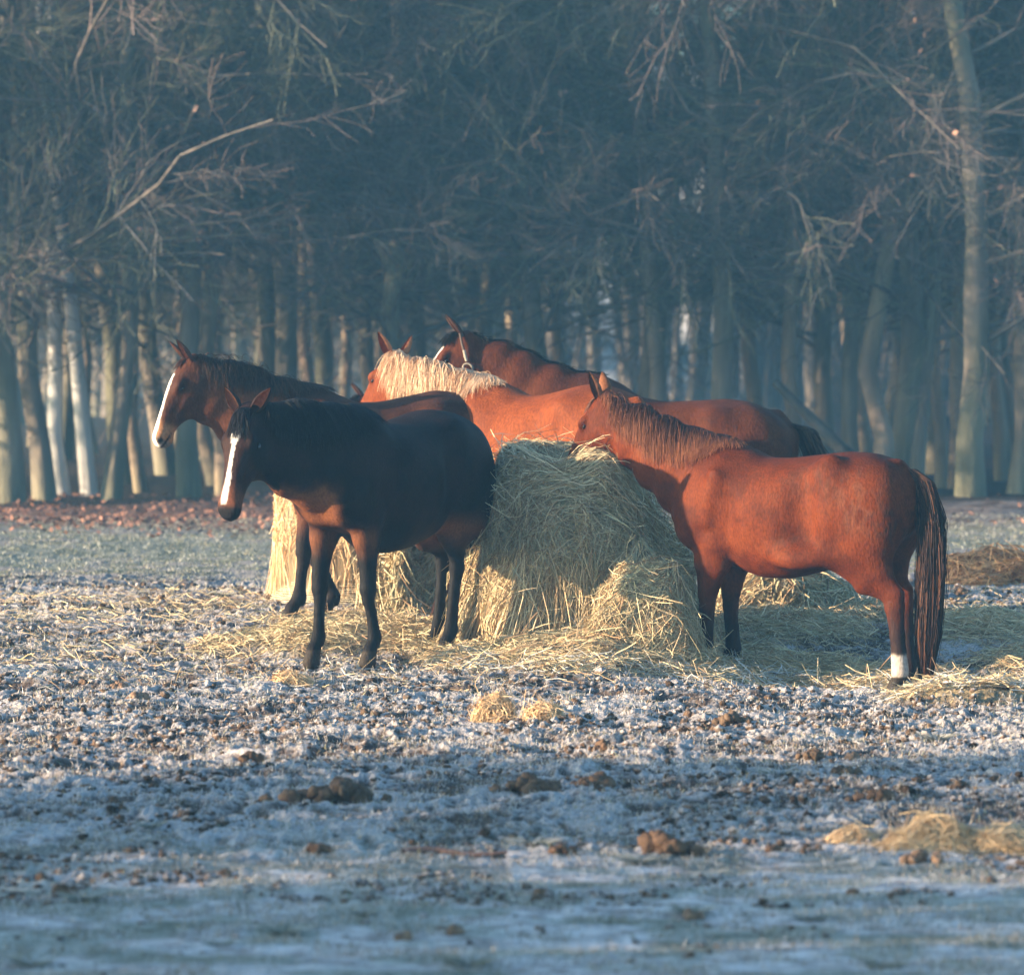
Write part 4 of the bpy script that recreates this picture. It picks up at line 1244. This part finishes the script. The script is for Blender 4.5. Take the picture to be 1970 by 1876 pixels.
def tree_variant(seed, kind='beech', dense=1.0):
    rng = np.random.default_rng(seed)
    Ht = 11.5 if kind != 'birch' else 12.0
    npt = 16
    z = np.linspace(0, Ht, npt)
    lean = rng.normal(size=2) * (.025 if kind != 'birch' else .01)
    wob = np.cumsum(rng.normal(size=(npt, 2)) * (.085 if kind != 'birch' else .03), 0)
    T = np.zeros((1, npt, 3))
    T[0, :, 0] = z * lean[0] + wob[:, 0] - wob[0, 0]
    T[0, :, 1] = z * lean[1] + wob[:, 1] - wob[0, 1]
    T[0, :, 2] = z - .15
    r = .122 if kind == 'beech' else (.080 if kind == 'thin' else .088)
    TR = (r * np.interp(z, [0, .4, 1.2, Ht], [1.3, 1.06, 1, .3]))[None]
    nl = {'beech': 38, 'thin': 20, 'birch': 14}[kind]
    s0 = {'beech': .15, 'thin': .28, 'birch': .4}[kind]
    L1, R1 = grow(T, nl, (2.4, 6.0) if kind == 'beech' else (1.2, 2.6), (1.05, 1.5), seed + 1, 9, s0, .98, up=.12, droop=-.045, jit=.16, r0=.32, taper=.25, prad=TR)
    L2, R2 = grow(L1, int(15 * dense), (.9, 2.1), (.4, .95), seed + 2, 6, .12, 1, up=0, droop=-.03, jit=.17, r0=.45, taper=.35, prad=R1)
    L3, R3 = grow(L2, int(15 * dense), (.25, .75), (.35, .9), seed + 3, 4, .12, 1, droop=-.04, jit=.20, r0=.6, taper=.5, prad=R2)
    R2 = np.maximum(R2, .0050); R3 = np.maximum(R3, .0032)
    acc = Acc()
    if kind == 'birch': cb = np.array((.66, .64, .62))
    elif kind == 'thin': cb = np.array((.30, .22, .165))
    else: cb = np.array((.21, .175, .14))

    def tubecol(P, R, sides, cb, low=.5, hi=1.2):
        v, q = tubes(P, R, sides)
        n = n3(v * np.array([1, 1, .35]), .25, 95)
        c = cb[None] * (low + (hi - low) * n)[:, None]
        if kind == 'birch':
            bands = n3(v * np.array([.4, .4, 1]), .14, 96)
            c = lerpc2(c, (.05, .045, .04), sstep(.62, .70, bands))
        else:
            c = lerpc2(c, np.array((.10, .12, .06)), .5 * sstep(.5, .7, n3(v, .8, 97)))
        return v, q, c
    acc.add(*tubecol(T, TR, 14, cb))
    v, q = tubes(L1, R1, 6)
    acc.add(v, q, np.array((.105, .09, .08))[None] * (.6 + .8 * n3(v, .3, 95))[:, None])
    trunk = acc.build('trunk', [M_BARK])
    acc = Acc()
    for P, R, s in ((L2, R2, 3), (L3, R3, 3)):
        v, q = tubes(P, R, s)
        k = n3(P[:, 0], 1.3, 98)[:, None]
        c = np.where(k > .56, np.array((.13, .095, .085)), np.where(k < .42, np.array((.105, .108, .070)), np.array((.085, .078, .075)))) * (.3 + 1.2 * rng.random((len(P), 1)))
        c = np.repeat(c, P.shape[1] * s, 0)
        acc.add(v, q, c)
    # a few dead leaves left on the twigs
    tips = L3[:, 1:].reshape(-1, 3)
    m = rng.random(len(tips)) < .008
    m &= n3(tips, 1.1, 99) > .5
    tips = tips[m]
    n = len(tips)
    if n:
        ctr = tips + rng.normal(size=(n, 3)) * .03
        a1, a2 = norm(rng.normal(size=(n, 3))) * .04, norm(rng.normal(size=(n, 3))) * .03
        V = np.stack([ctr - a1, ctr + a2, ctr + a1, ctr - a2], 1).reshape(-1, 3)
        acc.add(V, np.arange(4 * n).reshape(n, 4), np.repeat(np.array((.30, .17, .12)) * (.4 + .9 * rng.random((n, 1))), 4, 0), 1)
    crown = acc.build('crown', [M_TWIG, M_LEAF], smooth=False)
    return trunk, crown


BE = [tree_variant(300 + 10 * i, 'beech') for i in range(4)]
TH = [tree_variant(400 + 10 * i, 'thin', .9) for i in range(3)]
BI = [tree_variant(500 + 10 * i, 'birch', .8) for i in range(2)]


def tree(var, x, y, rot, s, label, group, name='bare_tree', tilt=(0, 0), zoff=0):
    root = bpy.data.objects.new(name, None)
    C.objects.link(root)
    t = link('trunk', var[0], root)
    c = link('crown', var[1], root)
    root.location = (x, y, float(gbase(x, y)) + zoff)
    root.rotation_euler = (tilt[0], tilt[1], rot)
    root.scale = s if hasattr(s, '__len__') else (s, s, s)
    tag(root, label, 'tree', group)
    return root


WG = 'bare winter trees of the wood'
rng = np.random.default_rng(200)
# the birches
for px, py, var, tl, s, lb in ((122, 948, 0, .025, 1.0, 'white birch trunk at the left, the more upright of the two birches'),
                               (172, 950, 1, .095, 1.0, 'white birch trunk leaning to the right beside the upright birch')):
    g = at(px, py, 55.6)
    tree(BI[var], g[0], 55.6, rng.random() * 6, s, lb, WG, 'birch_tree', tilt=(0, tl))
# front row at the edge of the wood: px of the trunk base, distance, kind, scale, lean
front = [(20, 53.8, 'b', 1.25, .02, 'thick dark trunk at the far left edge of the wood'), (88, 54.5, 'b', .95, -.02, 'mossy trunk between the far left trunk and the birches'),
         (212, 54.6, 'b', .85, .05, 'greenish trunk leaning just right of the birches'), (275, 56.5, 't', .9, -.02, 'thin pale trunk right of the birches'),
         (365, 55.0, 'b', 1.0, .0, 'dark trunk seen below the chin of the bay horse'), (436, 55.5, 't', 1.3, .0, 'pinkish straight trunk between the bay horse and the dark horse'),
         (560, 57.5, 'b', 1.1, -.01, 'grey trunk rising behind the neck of the bay horse'), (720, 56, 'b', .9, .03, 'trunk rising left of the chestnut horse'),
         (1262, 56, 't', 1.1, -.02, 'trunk rising behind the withers of the brown halter horse'), (1405, 55.5, 'b', 1.0, .01, 'broad dark trunk rising behind the rump of the brown halter horse'),
         (1530, 57, 't', 1.1, .03, 'thin trunk left of the fallen leaning trunk'),
         (1640, 57, 'b', .8, .05, 'leaning trunk above the back of the red pony'), (1695, 55, 't', 1.4, .0, 'straight greenish trunk above the croup of the red pony'),
         (1755, 56, 'b', .8, .10, 'trunk slanting right above the tail of the red pony'), (1812, 57, 't', .9, -.05, 'crooked thin trunk right of the slanting one'),
         (1868, 53.9, 'b', 1.2, .0, 'thickest trunk at the right side of the wood'), (1838, 56.5, 't', 1.1, .0, 'pale trunk just left of the thickest right trunk'),
         (1955, 55, 'b', .9, .0, 'trunk at the right edge of the wood'), (1925, 60, 't', .8, .06, 'very thin trunk between the two right edge trunks')]
for px, d, kd, s, tl, lb in front:
    g = at(px, 965, d)
    var = BE[rng.integers(4)] if kd == 'b' else TH[rng.integers(3)]
    hs_ = 1 if s > 1 else 1.0
    tree(var, g[0], d, rng.random() * 6.28 + 2.2, (s, s, 1.0), lb, WG, tilt=(0, tl))
# deeper rows
k = 0
for row, (d0, d1, cnt) in enumerate(((56, 64, 30), (64, 74, 26), (74, 90, 30), (90, 118, 40))):
    for i in range(cnt):
        d = d0 + (d1 - d0) * rng.random()
        W = d * .118 + 1.5
        x = -W + 2 * W * (i + .15 + .7 * rng.random()) / cnt
        px = 985 + x / d * F
        if (row == 0 and abs(px - 1330) < 110) or row > 0 and (abs(px - 1330) < 90 or (abs(px - 1330) < 300 and rng.random() < .86)): continue
        if 40 < px < 230 and row == 0: continue
        var = BE[rng.integers(4)] if rng.random() < (0 if row and abs(px - 1330) < 330 else .55 if row < 2 else .7) else TH[rng.integers(3)]
        s = .8 + .4 * rng.random()
        side_ = 'left' if px < 700 else 'middle' if px < 1300 else 'right'
        lb = ('bare tree in the second row of the wood, %s part' if row == 0 else 'bare tree deeper in the misty wood, %s part' if row < 3 else 'bare hazy tree at the back of the wood, %s part') % side_
        tree(var, x, d, rng.random() * 6.28, (s, s, .95 + .25 * rng.random()), lb, '%s, %s %s' % (WG, ('second row', 'deeper rows', 'deeper rows', 'back row')[row], side_), tilt=(rng.normal() * .02, rng.normal() * .03))
# leaning dead trunk
P = np.array([at(1490 + 140 * t, 735 + 140 * t, 54.0 - .0 * t) for t in np.linspace(0, 1, 8)])[None]
P = np.concatenate([P, P[:, -1:] + (P[:, -1:] - P[:, -2:-1]) * 3.0], 1)
v, q = tubes(P, np.linspace(.045, .085, 9)[None], 8)
tag(link('fallen_trunk', mesh('fallen_trunk', v, [q], np.tile((.05, .045, .04), (len(v), 1)), [M_BARK])), 'dark dead trunk leaning diagonally above the back of the red pony', 'fallen trunk')

# fallen leaves along the edge of the wood
N = 26000
y = 44.5 + 11 * rng.random(N)
x = (rng.random(N) * 2 - 1) * 7.5
kk = rng.random(N) < (.05 + .6 * sstep(.0, -2.0, x)) * n2(x, y, .8, 5) * sstep(44.5, 48.5, y)
x, y = x[kk], y[kk]
z = gfull(x, y) + .01 + .02 * rng.random(len(x))
n = len(x)
a1 = norm(rng.normal(size=(n, 3)) * (1, 1, .5)) * .036
a2 = norm(rng.normal(size=(n, 3)) * (1, 1, .5)) * .026
ctr = np.stack([x, y, z], 1)
V = np.stack([ctr - a1, ctr + a2, ctr + a1, ctr - a2], 1).reshape(-1, 3)
col = np.repeat(np.array((.20, .10, .07)) * (.4 + 1.0 * rng.random((n, 1))), 4, 0)
tag(link('leaf_litter', mesh('leaf_litter', V, [np.arange(4 * n).reshape(n, 4)], col, [M_LEAF], smooth=False)), 'red brown fallen leaves along the edge of the wood', 'leaves', kind='stuff')

# undergrowth and far wood that read as one mass
acc = Acc()
rng = np.random.default_rng(210)
N = 9000
y = 100 + 50 * rng.random(N)
x = (rng.random(N) * 2 - 1) * (y * .125 + 2)
pxx = 985 + x / y * F
keep = ~((np.abs(pxx - 1340) < 230) & (rng.random(N) < .97))
x, y = x[keep], y[keep]
n = len(x)
z0 = 9.5 * rng.random(n) ** .8
L = 1.5 + 3.0 * rng.random(n)
d = norm(rng.normal(size=(n, 3)) * (1, .4, .6))
tt = np.linspace(0, 1, 5)
P = np.stack([x, y, z0], 1)[:, None] + d[:, None] * (L[:, None] * tt)[..., None] + np.cumsum(rng.normal(size=(n, 5, 3)) * .12, 1)
P[:, :, 2] = np.maximum(P[:, :, 2], .1)
v, q = tubes(P, np.linspace(.035, .008, 5)[None] * (.4 + .8 * rng.random((n, 1))), 3)
acc.add(v, q, np.repeat(np.array((.12, .10, .085)) * (.5 + rng.random((n, 1))), 15, 0))
n = 220
y = 105 + 45 * rng.random(n); x = (rng.random(n) * 2 - 1) * (y * .125 + 2)
kk = ~((np.abs(985 + x / y * F - 1340) < 70) & (rng.random(n) < .7)); x, y = x[kk], y[kk]; n = len(x)
P = np.stack([x, y, y * 0], 1)[:, None] + np.array([0, 0, 1.])[None, None] * np.linspace(0, 14, 6)[None, :, None] + np.cumsum(rng.normal(size=(n, 6, 3)) * (.15, .15, 0), 1)
v, q = tubes(P, np.linspace(.16, .07, 6)[None] * (.6 + .8 * rng.random((n, 1))), 7)
acc.add(v, q, (.13, .11, .09))
tag(link('distant_wood', acc.build('distant_wood', [M_TWIG])), 'far off mass of bare trees closing the view behind the wood', 'wood', kind='stuff')

# trees outside the picture at the left, whose shade lies over the near field
for i, (x, y, s) in enumerate(((-9.5, 52.5, 1.1), (-13, 51.5, 1.0), (-11.5, 55, 1.1), (-16, 54.5, 1.0), (-15, 60, 1.1), (-18, 67, 1.1))):
    tree(BE[i % 4], x, y, i * 2.1, (s * 1.1, s * 1.1, s), 'bare tree where the wood runs on past the left edge of the picture', 'wood edge left of the picture')
for i, (x, y, s) in enumerate(SHADE):
    var = BE[i % 4]
    tree(var, x, y, i * 1.3, s, 'bare tree left of the picture, shading the near field', 'trees left of the picture')

def shade_hedge(x0, y0, x1, y1, hgt, thick, n, seed, label):  # unseen leaf mass, added to throw shade over the near field
    rng = np.random.default_rng(seed)
    t = rng.random(n)
    top = hgt * (.62 + .75 * n2(t * 30, t * 0, 1.6, seed) * (.6 + .8 * n2(t * 30, t * 0, 5, seed + 1)))
    z = top * rng.random(n) ** .9
    ctr = np.stack([x0 + (x1 - x0) * t, y0 + (y1 - y0) * t, z], 1) + rng.normal(size=(n, 3)) * np.array([thick, thick, .06])
    keep = n3(ctr, .5, 31) > .33
    ctr = ctr[keep]; n = len(ctr)
    a1, a2 = norm(rng.normal(size=(n, 3))) * .09, norm(rng.normal(size=(n, 3))) * .06
    acc = Acc()
    acc.add(np.stack([ctr - a1, ctr + a2, ctr + a1, ctr - a2], 1).reshape(-1, 3), np.arange(4 * n).reshape(n, 4), np.repeat(np.array((.05, .06, .03)) * (.5 + rng.random((n, 1))), 4, 0))
    m = 260
    t = rng.random(m)
    P = np.stack([x0 + (x1 - x0) * t, y0 + (y1 - y0) * t, t * 0], 1)[:, None] + np.linspace(0, 1, 6)[None, :, None] * np.array([0, 0, hgt * .9]) + np.cumsum(rng.normal(size=(m, 6, 3)) * .10, 1)
    v, q = tubes(P, np.linspace(.03, .008, 6)[None] * np.ones((m, 1)), 4)
    acc.add(v, q, (.09, .07, .05))
    tag(link('shade_hedge', acc.build('shade_hedge', [M_TWIG], smooth=False)), label, 'shade_hedge')


for a in SHADE_HEDGES: shade_hedge(*a)

# ------------------------------------------------------------------ air
me = bpy.data.meshes.new('haze')
HT = 17.5
bx = [(-112, -45, -2.5), (112, -45, -2.5), (112, 206, -2.5), (-112, 206, -2.5), (-112, -45, HT), (112, -45, HT), (112, 206, HT), (-112, 206, HT)]
me.from_pydata(bx, [], [(0, 3, 2, 1), (4, 5, 6, 7), (0, 1, 5, 4), (1, 2, 6, 5), (2, 3, 7, 6), (3, 0, 4, 7)])
hm_ = bpy.data.materials.new('haze')
hm_.use_nodes = True
nt = hm_.node_tree
nt.nodes.remove(nt.nodes['Principled BSDF'])
pv = nt.nodes.new('ShaderNodeVolumePrincipled')
pv.inputs['Color'].default_value = HAZE_COL
pv.inputs['Density'].default_value = HAZE_D
pv.inputs['Anisotropy'].default_value = 0.0
nt.links.new(pv.outputs[0], nt.nodes['Material Output'].inputs['Volume'])
me.materials.append(hm_)
if HAZE_D > 0:
    o = link('haze', me)
    tag(o, 'thin blue morning haze in the air over the field and the wood', 'haze', kind='stuff')

# ------------------------------------------------------------------ light, sky, camera
sd = Vector((SUN_AZ[0], SUN_AZ[1], 0)).normalized()
el = math.radians(SUN_EL)
sdir = Vector((sd.x * math.cos(el), sd.y * math.cos(el), math.sin(el)))
ld = bpy.data.lights.new('sun', 'SUN')
ld.energy = SUN_E
ld.angle = math.radians(.5)
ld.color = SUN_COL
lo_ = bpy.data.objects.new('sun', ld)
C.objects.link(lo_)
lo_.rotation_euler = sdir.to_track_quat('Z', 'Y').to_euler()
lo_.location = (-20, 10, 20)
w = bpy.data.worlds.new('World')
bpy.context.scene.world = w
w.use_nodes = True
nt = w.node_tree
sky = nt.nodes.new('ShaderNodeTexSky')
sky.sky_type = 'NISHITA'
sky.sun_disc = False
sky.sun_elevation = el
sky.sun_rotation = math.atan2(sd.x, sd.y)
sky.air_density = 1.0
sky.dust_density = 2.0
sky.ozone_density = 2.0
mxs = nt.nodes.new('ShaderNodeVectorMath')
mxs.operation = 'MULTIPLY'
mxs.inputs[1].default_value = SKY_TINT
nt.links.new(sky.outputs[0], mxs.inputs[0])
nt.links.new(mxs.outputs[0], nt.nodes['Background'].inputs['Color'])
nt.nodes['Background'].inputs['Strength'].default_value = SKY_S

cam = bpy.data.cameras.new('camera')
co = bpy.data.objects.new('camera', cam)
C.objects.link(co)
co.location = (0, 0, CH)
co.rotation_euler = (math.pi / 2 - PITCH, 0, 0)
cam.sensor_width = 36
cam.lens = F / 1970 * 36
cam.clip_end = 2000
cam.clip_start = .5
cam.dof.use_dof = True
cam.dof.focus_distance = 28.0
cam.dof.aperture_fstop = FSTOP
cam.dof.aperture_blades = 0
sc = bpy.context.scene
sc.camera = co
sc.view_settings.view_transform = 'Standard'
sc.view_settings.look = 'None'
sc.view_settings.exposure = EXPO
sc.view_settings.gamma = 1
sc.cycles.use_denoising = True
sc.cycles.max_bounces = 5
sc.cycles.diffuse_bounces = 3
sc.cycles.glossy_bounces = 2
sc.cycles.transparent_max_bounces = 8
sc.cycles.volume_bounces = 0
